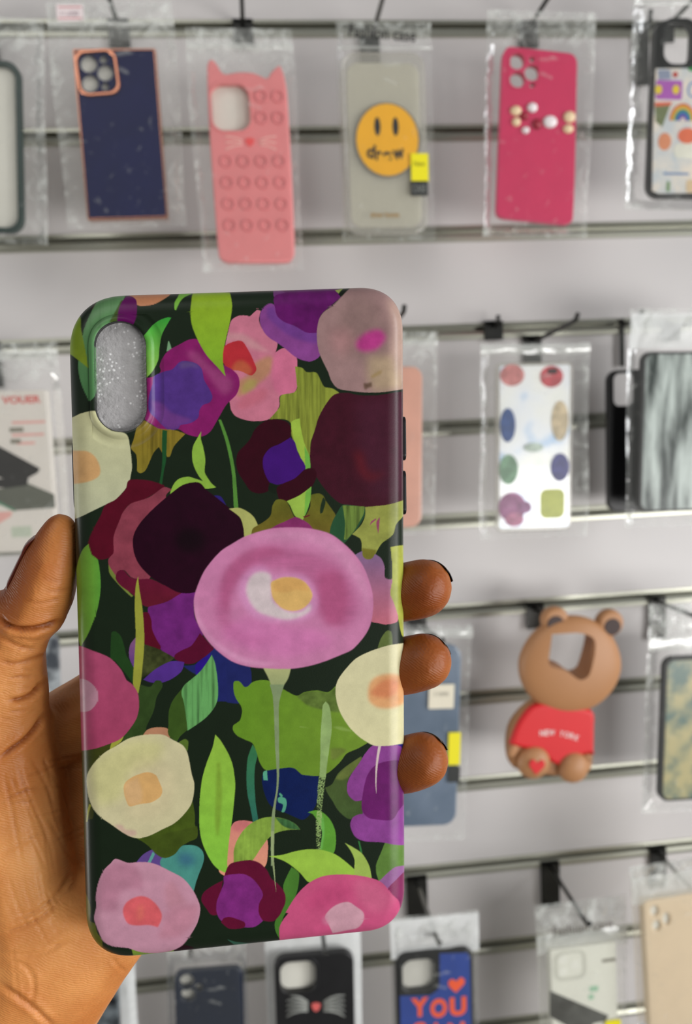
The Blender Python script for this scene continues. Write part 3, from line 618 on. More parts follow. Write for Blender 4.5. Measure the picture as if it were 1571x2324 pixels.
# window wall
hb = resamp(np.array(rrect(0, 0, 2 * hw, 2 * hh, hw * .97, 40)), 400)
hb = np.stack([HC[0] + hb[:, 0] * ca + hb[:, 1] * sa, HC[1] - hb[:, 0] * sa + hb[:, 1] * ca], 1)
h0 = float(height(np.array([0.]))[0]); b2 = base + len(VS); nh = len(hb)
VH = np.concatenate([np.column_stack([hb, np.full(nh, z)]) for z in (h0 + .00002, h0 - .0008, -.0018, -.0030)])
k = np.arange(nh); k2 = (k + 1) % nh
FH = np.concatenate([np.stack([b2 + i * nh + k2, b2 + i * nh + k, b2 + (i + 1) * nh + k, b2 + (i + 1) * nh + k2], 1) for i in range(3)])
VA = np.concatenate([VG, VS, VH])
sp = VA.copy(); lim = (np.arange(len(VS)) // ns > 31)
sel = np.nonzero(lim)[0]; sp[base + sel, :] = VS[(31 * ns + sel % ns)]
colr = sample(cpx(sp))
shell_me = np_mesh('shell', VA, np.concatenate([Fq, FS[:, ::-1], FH]), True, colr)
bm = bmesh.new(); bm.from_mesh(shell_me)
loose = [v for v in bm.verts if not v.link_faces]; bmesh.ops.delete(bm, geom=loose, context='VERTS')
bm.normal_update()
if sum(f.normal.z for f in list(bm.faces)[:200]) < 0: pass
bm.to_mesh(shell_me); bm.free()
M_case = D.materials.new('printed_floral_case'); M_case.use_nodes = True; t = M_case.node_tree; b = t.nodes['Principled BSDF']
at_ = N(t, 'ShaderNodeAttribute', attribute_name='print')
hsv = N(t, 'ShaderNodeHueSaturation', Saturation=.97, Value=.97); t.links.new(at_.outputs[0], hsv.inputs['Color']); t.links.new(hsv.outputs[0], b.inputs['Base Color'])
b.inputs['Roughness'].default_value = .35; b.inputs['Specular IOR Level'].default_value = .24
tc_ = N(t, 'ShaderNodeTexCoord'); nz = N(t, 'ShaderNodeTexNoise', Scale=2600., Detail=1.0); bu = N(t, 'ShaderNodeBump', Strength=.06, Distance=.0002)
t.links.new(tc_.outputs['Object'], nz.inputs['Vector']); t.links.new(nz.outputs[0], bu.inputs['Height']); t.links.new(bu.outputs[0], b.inputs['Normal'])
case = empty('floral_phone_case', CM, 'glossy phone case printed with pink, white and purple flowers, held up in the hand', 'phone case')
link('shell', shell_me, M_case, case)
# bare edge line of the window, foam insert inside, backing card
M_blk = mat('black_plastic', (12, 12, 13), .4, n=.1)
M_foam = mat('sparkling_foam', (172, 170, 170), .38, n=.10, ns=500, bump=.35, bs=900)
t = M_foam.node_tree; b = t.nodes['Principled BSDF']
vo = N(t, 'ShaderNodeTexVoronoi', Scale=1100.); vr = N(t, 'ShaderNodeValToRGB'); vr.color_ramp.elements[0].position = .0; vr.color_ramp.elements[1].position = .42
vr.color_ramp.elements[0].color = (1, 1, 1, 1); vr.color_ramp.elements[1].color = (0, 0, 0, 1)
tcf = N(t, 'ShaderNodeTexCoord'); nzm = N(t, 'ShaderNodeTexNoise', Scale=260., Detail=2.0); rm = N(t, 'ShaderNodeValToRGB'); rm.color_ramp.elements[0].position = .48; rm.color_ramp.elements[1].position = .56
t.links.new(tcf.outputs['Object'], vo.inputs['Vector']); t.links.new(tcf.outputs['Object'], nzm.inputs['Vector']); t.links.new(vo.outputs['Distance'], vr.inputs[0]); t.links.new(nzm.outputs[0], rm.inputs[0])
mm = N(t, 'ShaderNodeMath', operation='MULTIPLY'); t.links.new(vr.outputs[0], mm.inputs[0]); t.links.new(rm.outputs[0], mm.inputs[1])
old = b.inputs['Base Color'].links[0].from_socket; mx = N(t, 'ShaderNodeMix', data_type='RGBA'); mx.inputs[7].default_value = (.95, .95, .95, 1)
t.links.new(mm.outputs[0], mx.inputs[0]); t.links.new(old, mx.inputs[6]); t.links.new(mx.outputs[2], b.inputs['Base Color'])
IN2 = resamp(outline(.0016), 200)
plate('foam_insert', [[tuple(p) for p in IN2]], -.0100, -.0016, M_foam, case, bevel=.001)
plate('window_lip', [[tuple(p) for p in resamp(hb + (hb - HC) / np.linalg.norm(hb - HC, axis=1)[:, None] * .00022, 120)], [tuple(p) for p in resamp(hb, 120)][::-1]], -.0016, h0 + .00004, M_blk, case, bevel=.00005)
def side_button(px, ya, yb, sgn, out):
    a, c = cuv(px, ya, -.005), cuv(px, yb, -.005); u = (a[0] + c[0]) / 2
    L_ = abs(a[1] - c[1]); bmm = (a[1] + c[1]) / 2
    Mx = Matrix(((0, 0, sgn, u - sgn * .0012), (1, 0, 0, bmm), (0, sgn, 0, -.0060), (0, 0, 0, 1)))
    # outline in the side plane (along the edge, across it)
    return plate('side_button', [rrect(0, 0, L_, .0034, .0016, 6)], 0, .0012 + out, M_blk, case, bevel=.0003, M=Mx)
side_button(916, 945, 1045, 1, .00062); side_button(916.5, 1068, 1168, 1, .00062); side_button(169, 1003, 1155, -1, .00035)
# ------------------------------------------------------------------ the hand
def hp(x, y, Z, r): return (Vector(at(x, y, Z)), r)
def hull_of(bm, balls, n=2):
    b = bmesh.new()
    for c, r in balls:
        for v in bmesh.ops.create_icosphere(b, subdivisions=n, radius=r)['verts']: v.co += c
    pts = [v.co.copy() for v in b.verts]; b.clear()
    bmesh.ops.convex_hull(b, input=[b.verts.new(p) for p in pts])
    bmesh.ops.delete(b, geom=[v for v in b.verts if not v.link_faces], context='VERTS')
    m = D.meshes.new('h'); b.to_mesh(m); b.free(); bm.from_mesh(m); D.meshes.remove(m)
def chain(bm, B):
    for a, b in zip(B, B[1:]): hull_of(bm, [a, b])
mm_ = .001
THUMB = [hp(137, 1203, .2075, 4.4*mm_), hp(130, 1226, .2078, 5.4*mm_), hp(116, 1268, .2085, 6.9*mm_), hp(98, 1335, .210, 8.3*mm_), hp(72, 1385, .211, 8.6*mm_),
         hp(42, 1412, .212, 8.9*mm_), hp(14, 1470, .2145, 9.9*mm_), hp(6, 1540, .217, 10.2*mm_), hp(2, 1620, .220, 12.3*mm_), hp(4, 1700, .223, 14.6*mm_), hp(14, 1820, .226, 16*mm_), hp(34, 1950, .228, 16.2*mm_), hp(58, 2070, .2285, 16*mm_), hp(72, 2150, .229, 16*mm_)]
THROOT = [hp(-40, 1420, .214, 8.5*mm_), hp(-50, 1500, .217, 9.5*mm_), hp(-60, 1600, .222, 12*mm_), hp(-90, 1750, .230, 15*mm_), hp(-90, 1950, .236, 19*mm_), hp(-100, 2200, .240, 24*mm_)]
F1 = [hp(962, 1334, .2185, 7.9*mm_), hp(938, 1340, .2200, 8.2*mm_), hp(870, 1352, .2270, 8.0*mm_), hp(700, 1400, .238, 8.6*mm_), hp(520, 1450, .245, 9.5*mm_), hp(330, 1530, .250, 11*mm_)]
F2 = [hp(960, 1502, .2185, 7.7*mm_), hp(936, 1508, .2200, 8.0*mm_), hp(870, 1522, .2275, 7.8*mm_), hp(700, 1560, .241, 8.5*mm_), hp(500, 1600, .250, 9.5*mm_), hp(320, 1640, .253, 11*mm_)]
F3 = [hp(958, 1724, .2185, 7.3*mm_), hp(934, 1732, .2200, 7.6*mm_), hp(870, 1748, .2275, 7.4*mm_), hp(700, 1755, .241, 8*mm_), hp(500, 1765, .250, 9*mm_), hp(320, 1770, .254, 10.5*mm_)]
F4 = [hp(800, 1905, .234, 6.2*mm_), hp(740, 1903, .240, 6.6*mm_), hp(650, 1895, .246, 7*mm_), hp(480, 1885, .251, 8*mm_), hp(320, 1890, .254, 10*mm_)]
H1, H2, H3, H4 = hp(300, 2020, .243, 12*mm_), hp(232, 2098, .2335, 14.2*mm_), hp(118, 2222, .2335, 17*mm_), hp(-20, 2380, .238, 22*mm_)
bm = bmesh.new()
chain(bm, THUMB); chain(bm, THROOT)
for a, b in zip(THUMB[5:], THROOT + [THROOT[-1]] * 4): pass
hull_of(bm, [THUMB[5], THUMB[6], THROOT[0], THROOT[1]]); hull_of(bm, [THUMB[6], THUMB[8], THROOT[1], THROOT[2]])
hull_of(bm, [THUMB[8], THUMB[10], THROOT[2], THROOT[3]]); hull_of(bm, [THUMB[10], THUMB[12], THROOT[3], THROOT[4]]); hull_of(bm, [THUMB[12], THUMB[13], THROOT[4], THROOT[5], H4])
for f in (F1, F2, F3, F4): chain(bm, f)
hull_of(bm, [F1[-1], F2[-1], F3[-1], H1, hp(70, 1720, .240, 9*mm_), hp(70, 2000, .243, 9*mm_)]); hull_of(bm, [F3[-1], F4[-1], H1, H2, hp(70, 2000, .243, 9*mm_)])
hull_of(bm, [H1, H2, H3, hp(60, 2080, .236, 12*mm_)]); hull_of(bm, [H2, H3, H4, THUMB[13], THUMB[12]]); hull_of(bm, [H3, H4, THROOT[5]])
hull_of(bm, [H4, THROOT[5], hp(-90, 2620, .245, 26*mm_), hp(-190, 2560, .245, 24*mm_)])
hull_of(bm, [hp(62, 1650, .229, 8.5*mm_), hp(112, 1664, .234, 10*mm_), hp(70, 1720, .238, 9*mm_)]); chain(bm, [hp(112, 1664, .234, 10*mm_), hp(205, 1622, .241, 11.6*mm_), hp(330, 1530, .250, 11*mm_)])
hull_of(bm, [hp(205, 1640, .243, 11*mm_), F1[-1], F2[-1], hp(112, 1664, .236, 10*mm_)])
me = D.meshes.new('hand_src'); bm.to_mesh(me); bm.free()
tmp = D.objects.new('tmp', me); COL.objects.link(tmp)
md = tmp.modifiers.new('r', 'REMESH'); md.mode = 'VOXEL'; md.voxel_size = .0006; md.adaptivity = 0
md = tmp.modifiers.new('s', 'SMOOTH'); md.factor = .5; md.iterations = 34
dg = bpy.context.evaluated_depsgraph_get(); hm = D.meshes.new_from_object(tmp.evaluated_get(dg)); hm.name = 'hand'
D.objects.remove(tmp); D.meshes.remove(me)
nv = len(hm.vertices); HV = np.empty(nv * 3, np.float32); hm.vertices.foreach_get('co', HV); HV = HV.reshape(-1, 3).astype(float)
HN = np.empty(nv * 3, np.float32); hm.vertices.foreach_get('normal', HN); HN = HN.reshape(-1, 3).astype(float)
HP = project(HV); HZ = (HV - CAM) @ FW; facing = ((HV - CAM) * HN).sum(1) < 0
disp = np.zeros(nv)
def crease(pts, w, dep, lo=.19, hi=.26, bulge=.35):
    P = np.array([float(t) for t in pts.replace(',', ' ').split()]).reshape(-1, 2)
    Pd = P
    for _ in range(2): Pd = np.vstack([Pd[:1], *[np.stack([a * .75 + b * .25, a * .25 + b * .75]) for a, b in zip(Pd, Pd[1:])], Pd[-1:]])
    mn, mx = Pd.min(0) - 45, Pd.max(0) + 45
    s = np.nonzero(facing & (HP > mn).all(1) & (HP < mx).all(1) & (HZ > lo) & (HZ < hi))[0]
    if not len(s): return
    d = np.full(len(s), 1e9); tt = np.zeros(len(s)); L_ = np.r_[0, np.cumsum(np.linalg.norm(np.diff(Pd, axis=0), axis=1))]
    for i, (a, b) in enumerate(zip(Pd, Pd[1:])):
        ab = b - a; t = np.clip(((HP[s] - a) @ ab) / (ab @ ab + 1e-9), 0, 1); q = np.linalg.norm(HP[s] - a - t[:, None] * ab, axis=1)
        u = q < d; d[u] = q[u]; tt[u] = (L_[i] + t[u] * (L_[i+1] - L_[i])) / L_[-1]
    fade = np.clip(np.minimum(tt, 1 - tt) * 5 + .25, 0, 1)
    disp[s] -= dep * fade * (np.exp(-(d / w) ** 2) - bulge * np.exp(-((d - 2.2 * w) / (1.2 * w)) ** 2))
# thumb joint folds, web and palm lines
crease('0,1402 12,1418 40,1428 75,1426 108,1420 134,1408', 6, .0011)
crease('30,1430 60,1436 90,1430', 5, .0004)
crease('0,1445 20,1458 50,1470 78,1473', 5, .0004)
crease('0,1500 30,1508 70,1498 104,1484', 5, .00045)
crease('20,1590 50,1588 75,1574 96,1548', 6, .0009)
crease('0,1720 25,1700 55,1682 80,1655 98,1622', 6, .0009)
crease('60,1362 90,1370 135,1358', 4, .00022); crease('100,1340 130,1342 160,1334', 4, .00018); crease('94,1310 115,1318 135,1316', 4, .00014)
crease('0,1825 40,1800 90,1790', 4, .0002); crease('0,1935 50,1915 100,1885', 4, .00025)
crease('40,1740 70,1820 110,1900 125,1990', 4, .00028); crease('10,1760 30,1850 50,1960', 4, .00022); crease('70,1720 110,1790 150,1900', 4, .0002)
crease('160,1985 145,2010 120,2040 85,2070 40,2078', 5, .0006); crease('150,2025 100,2080 50,2105 0,2120', 5, .0006)
crease('0,2165 60,2170 110,2160 150,2130', 5, .00035); crease('0,2235 40,2262 80,2290 120,2330', 6, .0007); crease('20,2180 60,2190 80,2230 70,2280', 5, .0003)
crease('255,2175 270,2195 285,2205', 4, .0003)
rc = random.Random(5)
for i in range(34):                                   # the fine crossing lines of the palm
    x, y = rc.uniform(0, 140), rc.uniform(1690, 2180); a = rc.choice((1.15, 1.3, 1.0, -.35, -.2)) + rc.uniform(-.15, .15); ln_ = rc.uniform(40, 130)
    q1 = (x + math.cos(a) * ln_ / 2 + rc.uniform(-5, 5), y + math.sin(a) * ln_ / 2); q2 = (x + math.cos(a) * ln_, y + math.sin(a) * ln_)
    crease('%f,%f %f,%f %f,%f' % (x, y, *q1, *q2), 3.2, rc.uniform(.00012, .00024))
for i in range(16):
    x, y = rc.uniform(0, 70), rc.uniform(1440, 1640); crease('%f,%f %f,%f' % (x, y, x + rc.uniform(20, 50), y + rc.uniform(-14, 8)), 3, rc.uniform(.00012, .0003))
# friction ridges, broad soft undulation
q = HV * 1.0
und = np.array([noise.noise(Vector(v) * 95) for v in q]) * .00035
disp += und
HV2 = HV + HN * disp[:, None]
hm.vertices.foreach_set('co', HV2.astype(np.float32).ravel()); hm.update()
for p in hm.polygons: pass
# pigment: pale palm, dark back and folds; shade painted on fingers, thumb, light on heel
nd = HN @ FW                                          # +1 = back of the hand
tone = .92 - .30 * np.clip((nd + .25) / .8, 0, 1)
tone -= .44 * np.clip((HP[:, 0] - 800) / 100, 0, 1) * (1 - .38 * np.clip((HP[:, 0] - 960) / 60, 0, 1))  # finger shade painted into the tone, easing towards the tips
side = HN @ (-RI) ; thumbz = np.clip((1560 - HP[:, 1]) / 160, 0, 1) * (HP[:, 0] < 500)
tone -= .55 * thumbz * np.clip(side + .1, 0, 1) + .10 * thumbz  # painted shade on the thumb and its left side
tone += .20 * np.clip((HP[:, 1] - 1750) / 250, 0, 1)  # painted light, rising towards the heel
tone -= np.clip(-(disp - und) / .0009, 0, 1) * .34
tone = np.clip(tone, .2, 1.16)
ca_ = hm.color_attributes.new('pigment_shade', 'FLOAT_COLOR', 'POINT')
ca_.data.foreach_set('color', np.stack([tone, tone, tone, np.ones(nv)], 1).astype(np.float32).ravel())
hm.polygons.foreach_set('use_smooth', np.full(len(hm.polygons), True))
# skin: warm brown, fine ridges
def skin_mat():
    m = D.materials.new('skin'); m.use_nodes = True; t = m.node_tree; b = t.nodes['Principled BSDF']
    tc = N(t, 'ShaderNodeTexCoord'); nz = N(t, 'ShaderNodeTexNoise', Scale=55., Detail=4.)
    cr = N(t, 'ShaderNodeValToRGB'); cr.color_ramp.elements[0].position = .3; cr.color_ramp.elements[1].position = .7
    cr.color_ramp.elements[0].color = (*lin((192, 119, 60)), 1); cr.color_ramp.elements[1].color = (*lin((226, 158, 92)), 1)
    t.links.new(tc.outputs['Object'], nz.inputs['Vector']); t.links.new(nz.outputs[0], cr.inputs[0]); pa = N(t, 'ShaderNodeAttribute', attribute_name='pigment_shade'); pr = N(t, 'ShaderNodeValToRGB'); pe = pr.color_ramp.elements
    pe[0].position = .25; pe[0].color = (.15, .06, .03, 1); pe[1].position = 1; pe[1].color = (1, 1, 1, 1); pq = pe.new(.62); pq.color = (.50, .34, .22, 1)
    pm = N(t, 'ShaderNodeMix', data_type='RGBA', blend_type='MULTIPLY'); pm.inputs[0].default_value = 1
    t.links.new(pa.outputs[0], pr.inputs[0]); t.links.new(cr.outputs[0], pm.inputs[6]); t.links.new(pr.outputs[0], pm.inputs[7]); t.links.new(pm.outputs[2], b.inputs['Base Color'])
    b.inputs['Roughness'].default_value = .46; b.inputs['Specular IOR Level'].default_value = .28
    b.inputs['Subsurface Weight'].default_value = .18; b.inputs['Subsurface Scale'].default_value = .004; b.inputs['Subsurface Radius'].default_value = (1, .35, .15)
    mp = N(t, 'ShaderNodeMapping'); mp.inputs['Rotation'].default_value = (.3, .9, .5)
    wv = N(t, 'ShaderNodeTexWave', Scale=560., Distortion=11., Detail=2.); wv.inputs['Detail Scale'].default_value = .35
    vo = N(t, 'ShaderNodeTexVoronoi', Scale=620., feature='DISTANCE_TO_EDGE'); nf = N(t, 'ShaderNodeTexNoise', Scale=1400., Detail=2.)
    t.links.new(tc.outputs['Object'], mp.inputs[0]); t.links.new(mp.outputs[0], wv.inputs['Vector']); t.links.new(tc.outputs['Object'], vo.inputs['Vector']); t.links.new(tc.outputs['Object'], nf.inputs['Vector'])
    b1 = N(t, 'ShaderNodeBump', Strength=.20, Distance=.0002); t.links.new(wv.outputs[0], b1.inputs['Height'])
    b2 = N(t, 'ShaderNodeBump', Strength=.42, Distance=.00028); t.links.new(vo.outputs['Distance'], b2.inputs['Height']); t.links.new(b1.outputs[0], b2.inputs['Normal'])
    b3 = N(t, 'ShaderNodeBump', Strength=.15, Distance=.0002); t.links.new(nf.outputs[0], b3.inputs['Height']); t.links.new(b2.outputs[0], b3.inputs['Normal'])
    t.links.new(b3.outputs[0], b.inputs['Normal'])
    return m
M_skin = skin_mat()
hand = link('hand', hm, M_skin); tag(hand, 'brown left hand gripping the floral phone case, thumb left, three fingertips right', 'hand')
# nails: curved plates on the far side of the tips
M_nail = mat('dark_nail', (96, 36, 22), .25, n=.15, ns=120, coat=.3); M_nail2 = mat('dark_painted_nail', (34, 20, 20), .25, n=.15, ns=120, coat=.3)
def nail(tip, prev, side, rr, m, wid=1.1, l0=-.85, l1=.95, lift=1.045):
    c, r = tip; ax = (c - prev[0]).normalized(); s = Vector(side); s = (s - ax * s.dot(ax)).normalized(); b = ax.cross(s)
    V, Fc = [], []; nu, nv_ = 14, 14
    for th in (lift, lift - .09):
        for i in range(nu + 1):
            for j in range(nv_ + 1):
                a = (i / nu - .5) * 2 * wid; l = l0 + (l1 - l0) * j / nv_
                lon = max(0, l); k = math.sqrt(max(0, 1 - lon ** 2)) if lon > 0 else 1
                pr = r + (prev[1] - r) * min(1, max(0, -l * r / (c - prev[0]).length))
                V.append(c + ax * (l * r) + (s * math.cos(a) + b * math.sin(a)) * (pr * k * th * rr))
    w = nv_ + 1; o = (nu + 1) * w
    for i in range(nu):
        for j in range(nv_):
            q = i * w + j; Fc.append((q, q + 1, q + w + 1, q + w)); Fc.append((o + q, o + q + w, o + q + w + 1, o + q + 1))
    for i in range(nu): 
        for j in (0, nv_): q = i * w + j; Fc.append((q, q + w, o + q + w, o + q))
    for j in range(nv_):
        for i in (0, nu): q = i * w + j; Fc.append((q, q + 1, o + q + 1, o + q))
    return link('fingernail', np_mesh('fingernail', [tuple(v) for v in V], Fc), m, hand)
sd = tuple(FW * .80 + RI * .22 + UP * .5)
for f in (F1, F2, F3): nail(f[0], f[1], sd, 1.0, M_nail2, wid=.62, l0=-.1, l1=.90, lift=.972)
nail(THUMB[2], THUMB[3], tuple(-RI * .90 + FW * .06 + UP * .44), 1.0, M_nail, wid=.70, l0=-1.5, l1=.8, lift=1.035)
# ------------------------------------------------------------------ hooks and hanging goods
M_hook = mat('dark_steel', (58, 58, 56), .35, metal=.8, n=.15); M_chr = mat('bright_wire', (120, 120, 116), .25, metal=.9, n=.1)
M_film = film('clear_bag_film'); M_filmw = film('milky_bag_film', (240, 242, 240), op=.62, rough=.2)
M_seal = film('bag_seal_film', (240, 242, 235), op=.42, rough=.15, gl=.5); M_clear = film('clear_soft_plastic', (226, 222, 208), op=.34, rough=.2, gl=.25, bump=.08)
def hook(px, py, label, ln=.13, drop=.0, up=.004, pw=.020, ph=.045, bm_mat=M_hook):
    x, _, z = wp(px, py, 0)
    h = empty('display_hook', Matrix.Translation((x, -.002, z)), label, 'hook', 'display hooks on the slat wall')
    bm = bmesh.new(); add_box(bm, (-pw/2, -.0035, -ph + .006), (pw/2, -.0008, .006)); add_box(bm, (-pw/2, -.0035, .002), (pw/2, .006, .0058))
    bmesh.ops.bevel(bm, geom=bm.edges[:], offset=.0006, segments=1, affect='EDGES')
    bm_obj('bracket', bm, M_hook, h, smooth=False)
    bm = bmesh.new(); z0 = -drop
    add_tube(bm, [(0, -.003, z0), (0, -.02, z0), (0, -ln * .9, z0 + up), (0, -ln * .97, z0 + up + .002), (0, -ln, z0 + up + .006)], .0022, 10)
    bm_obj('rod', bm, bm_mat, h)
    return h
class Prod:
    def __init__(s, name, label, top, bot, w, y, T=.009, yaw=0., cat='phone case', group=None, yb=None):
        A_, B_ = wp(*top, y), wp(*bot, y if yb is None else yb); up = Vector(A_ - B_); s.H = up.length; up.normalize()
        z = Vector((math.sin(yaw), -math.cos(yaw), 0)); z = (z - up * z.dot(up)).normalized(); x = up.cross(z)
        c = Vector((A_ + B_) / 2); s.T = T
        s.M = Matrix(((x.x, up.x, z.x, c.x), (x.y, up.y, z.y, c.y), (x.z, up.z, z.z, c.z), (0, 0, 0, 1)))
        s.Mi = s.M.inverted(); s.k = ((c - Vector(CAM)).dot(Vector(FW))) / F_PX; s.W = w * s.k / max(.3, math.cos(yaw)); s.y = y
        s.e = empty(name, s.M, label, cat, group) if name else None
    def l(s, px, py, z=0.):
        d = (s.Mi.to_3x3() @ Vector(ray(px, py))); o = s.Mi @ Vector(CAM); t = (z - o.z) / d.z; p = o + d * t
        return (p.x, p.y)
    def P(s, pts, z=0.):
        v = [float(t) for t in pts.replace(',', ' ').split()]; return [s.l(v[i], v[i+1], z) for i in range(0, len(v), 2)]
    def plate(s, name, outs, z0, z1, m, parent=None, **k): return plate(name, outs, z0, z1, m, parent or s.e, **k)
    def disc(s, px, py, r, z=0., ry=None): c = s.l(px, py, z); return disc(c[0], c[1], r * s.k, (ry or r) * s.k)
    def rr(s, x0, y0, x1, y1, r, z=0., rot=0.):
        c = s.l((x0+x1)/2, (y0+y1)/2, z); return rrect(c[0], c[1], (x1-x0)*s.k, (y1-y0)*s.k, r*s.k, rot=rot)
    def body(s, r): return rrect(0, 0, s.W, s.H, r * s.k)
    def text(s, name, body, px, py, h, m, w=None, z=0., rot=0., parent=None, bold=0., shear=0.):
        c = s.l(px, py, z); return text(name, body, c[0], c[1], h * s.k, z, m, parent or s.e, width=w * s.k if w else None, rot=rot, bold=bold, shear=shear)
def bag(p, label, x0, y0, x1, y1, seed, m=None, T=None, head=None, group=None, amp=.0022, puff=.0025, taper=0., zoff=0., name='plastic_bag', hm_=None, cw=None):
    a, b = p.l(x0, y0), p.l(x1, y1); xa, ya = a[0], b[1]; xb, yb = b[0], a[1]
    T = T if T is not None else p.T
    e = empty(name, p.M.copy(), label, 'bag', group)
    nx, ny = 44, 84; V = []; LC = []; rs = random.Random(seed); off = Vector((rs.random() * 50, rs.random() * 50, rs.random() * 50))
    hw_, hh_ = p.W / 2, p.H / 2
    for side in (1, -1):
        for j in range(ny + 1):
            v = j / ny; y = ya + (yb - ya) * v
            for i in range(nx + 1):
                u = i / nx; x = xa + (xb - xa) * u
                ex = min(u, 1 - u) * 2; ey = min(v * 2.2, (1 - v) * 2)
                dx = max(0, abs(x) - hw_ + .002); dy = max(0, abs(y) - hh_ + .002)
                edge = min(1, ex * 6) * min(1, ey * 9)
                core = math.exp(-(dx * dx + dy * dy) / (.015 ** 2))
                z = (T / 2 + .0012) * core + puff * edge * (1 - core) * .5
                q = Vector((x * 38, y * 24, side * 3)) + off
                r1 = 1 - abs(noise.noise(q)) * 2.4; r2 = 1 - abs(noise.noise(q * 2.3 + Vector((9, 3, 1)))) * 2.2
                r3 = 1 - abs(noise.noise(q * 4.6 + Vector((2, 7, 5)))) * 2.2
                cr = (max(0, r1) ** 2 * 1.0 + max(0, r2) ** 2 * .6 + max(0, r3) ** 2 * .3 * (1 - core)) * amp * (.06 + 1.3 * (1 - core)) * max(.15, edge)
                z = (z * edge + cr) * side if side > 0 else -(z * edge * .9 + cr * .6)
                sw = noise.noise(Vector((y * 9, seed, 0))) * .0025 * (1 if u > .5 else -1) * (abs(u - .5) * 2) ** 3
                V.append((x + sw, y, z + zoff)); LC.append(1 - core)
    w = nx + 1; o = w * (ny + 1); Fc = []
    for j in range(ny):
        for i in range(nx):
            q = j * w + i; Fc.append((q, q + 1, q + w + 1, q + w)); Fc.append((o + q, o + q + w, o + q + w + 1, o + q + 1))
    fm = np_mesh('film', V, Fc); at2 = fm.attributes.new('loose', 'FLOAT', 'POINT'); at2.data.foreach_set('value', np.array(LC, np.float32))
    link('film', fm, m or M_film, e)
    if head:                                         # pressed seal / folded header band across the bag
        for (hy0, hy1) in head:
            A2, B2 = p.l(x0, hy0), p.l(x1, hy1); V = []; n1, n2 = 40, 5
            for j in range(n2 + 1):
                for i in range(n1 + 1):
                    x = xa + (xb - xa) * i / n1; y = B2[1] + (A2[1] - B2[1]) * j / n2
                    z = .0028 + .0012 * noise.noise(Vector((x * 60, y * 90, seed + 5))) + .0010 * math.sin(j / n2 * math.pi)
                    V.append((x, y + .0012 * noise.noise(Vector((x * 40, seed, 2))), z + zoff))
            w2 = n1 + 1; Fc = [(j * w2 + i, j * w2 + i + 1, (j + 1) * w2 + i + 1, (j + 1) * w2 + i) for j in range(n2) for i in range(n1)]
            link('seal_strip', np_mesh('seal_strip', V, Fc), hm_ or M_seal, e)
    return e
W_ = lambda *a, **k: mat(*a, **k)
M_white = mat('white_insert', (222, 220, 208), .5, n=.03); M_ink = mat('black_ink', (22, 20, 20), .5, n=.1)
BAGG = 'clear bags on the hooks'

# --- row 1 ---
p = Prod('phone_case', 'dark green rimmed clear phone case at the upper left corner', (-48, 137), (-38, 528), 184, -.075)
M_grn = mat('dark_green_rim', (14, 46, 40), .35, n=.1)
p.plate('rim', [p.body(34), rrect(0, 0, p.W - 24 * p.k, p.H - 24 * p.k, 26 * p.k)], -.0045, .0045, M_grn, bevel=.001)
p.plate('back_panel', [rrect(0, 0, p.W - 22 * p.k, p.H - 22 * p.k, 27 * p.k)], -.003, -.001, M_white)
bag(p, 'clear bag around the green rimmed case, upper left corner', -170, 25, 108, 556, 11, head=[(35, 52)], amp=.003)
hook(-30, 62, 'steel hook above the green rimmed case, out past the left edge')

p = Prod('phone_case', 'navy blue square-cornered phone case with rose gold trim', (261, 115), (292, 499), 181, -.075, T=.008)
M_navy = mat('navy_gloss', (10, 18, 74), .35, n=.12, ns=30, spec=.1); M_rose = mat('rose_gold', (190, 130, 105), .22, metal=.9, n=.06)
holes = [p.disc(203, 148, 19), p.disc(240, 168, 18), p.disc(206, 192, 19), p.disc(236, 138, 9), p.disc(240, 199, 9)]
p.plate('rim', [p.body(4), rrect(0, 0, p.W - 9 * p.k, p.H - 9 * p.k, 2 * p.k)], -.0040, .0044, M_rose, bevel=.0006)
p.plate('back_panel', [rrect(0, 0, p.W - 8 * p.k, p.H - 8 * p.k, 3 * p.k)] + holes, -.001, .0036, M_navy, bevel=.0003)
p.plate('camera_frame', [p.rr(177, 121, 270, 219, 24, rot=.06), p.rr(184, 128, 263, 212, 19, rot=.06)], .0030, .0062, M_rose, bevel=.0007)
p.plate('insert', [rrect(0, 0, p.W - 9 * p.k, p.H - 9 * p.k, 2 * p.k)], -.0035, -.0015, M_white)
M_redm = mat('red_ink', (190, 60, 60), .5)
b_ = bag(p, 'clear bag with a price sticker around the navy case', 104, 4, 428, 512, 12, head=[(52, 64)], amp=.003)
plate('price_sticker', [p.rr(132, 16, 190, 51, 2)], .0036, .0039, mat('sticker_paper', (236, 222, 222), .6), b_, bevel=.0001)
text('price_writing', '11,600', *p.l(160, 36), 10 * p.k, .0040, mat('pencil', (150, 130, 140), .6), b_, width=38 * p.k)
for yy in (21, 46): plate('sticker_line', [p.rr(136, yy - 1, 186, yy + 1, .5)], .0039, .0040, M_redm, b_, bevel=.00002)
hook(270, 62, 'steel hook holding the navy case', up=.004, ph=.026)

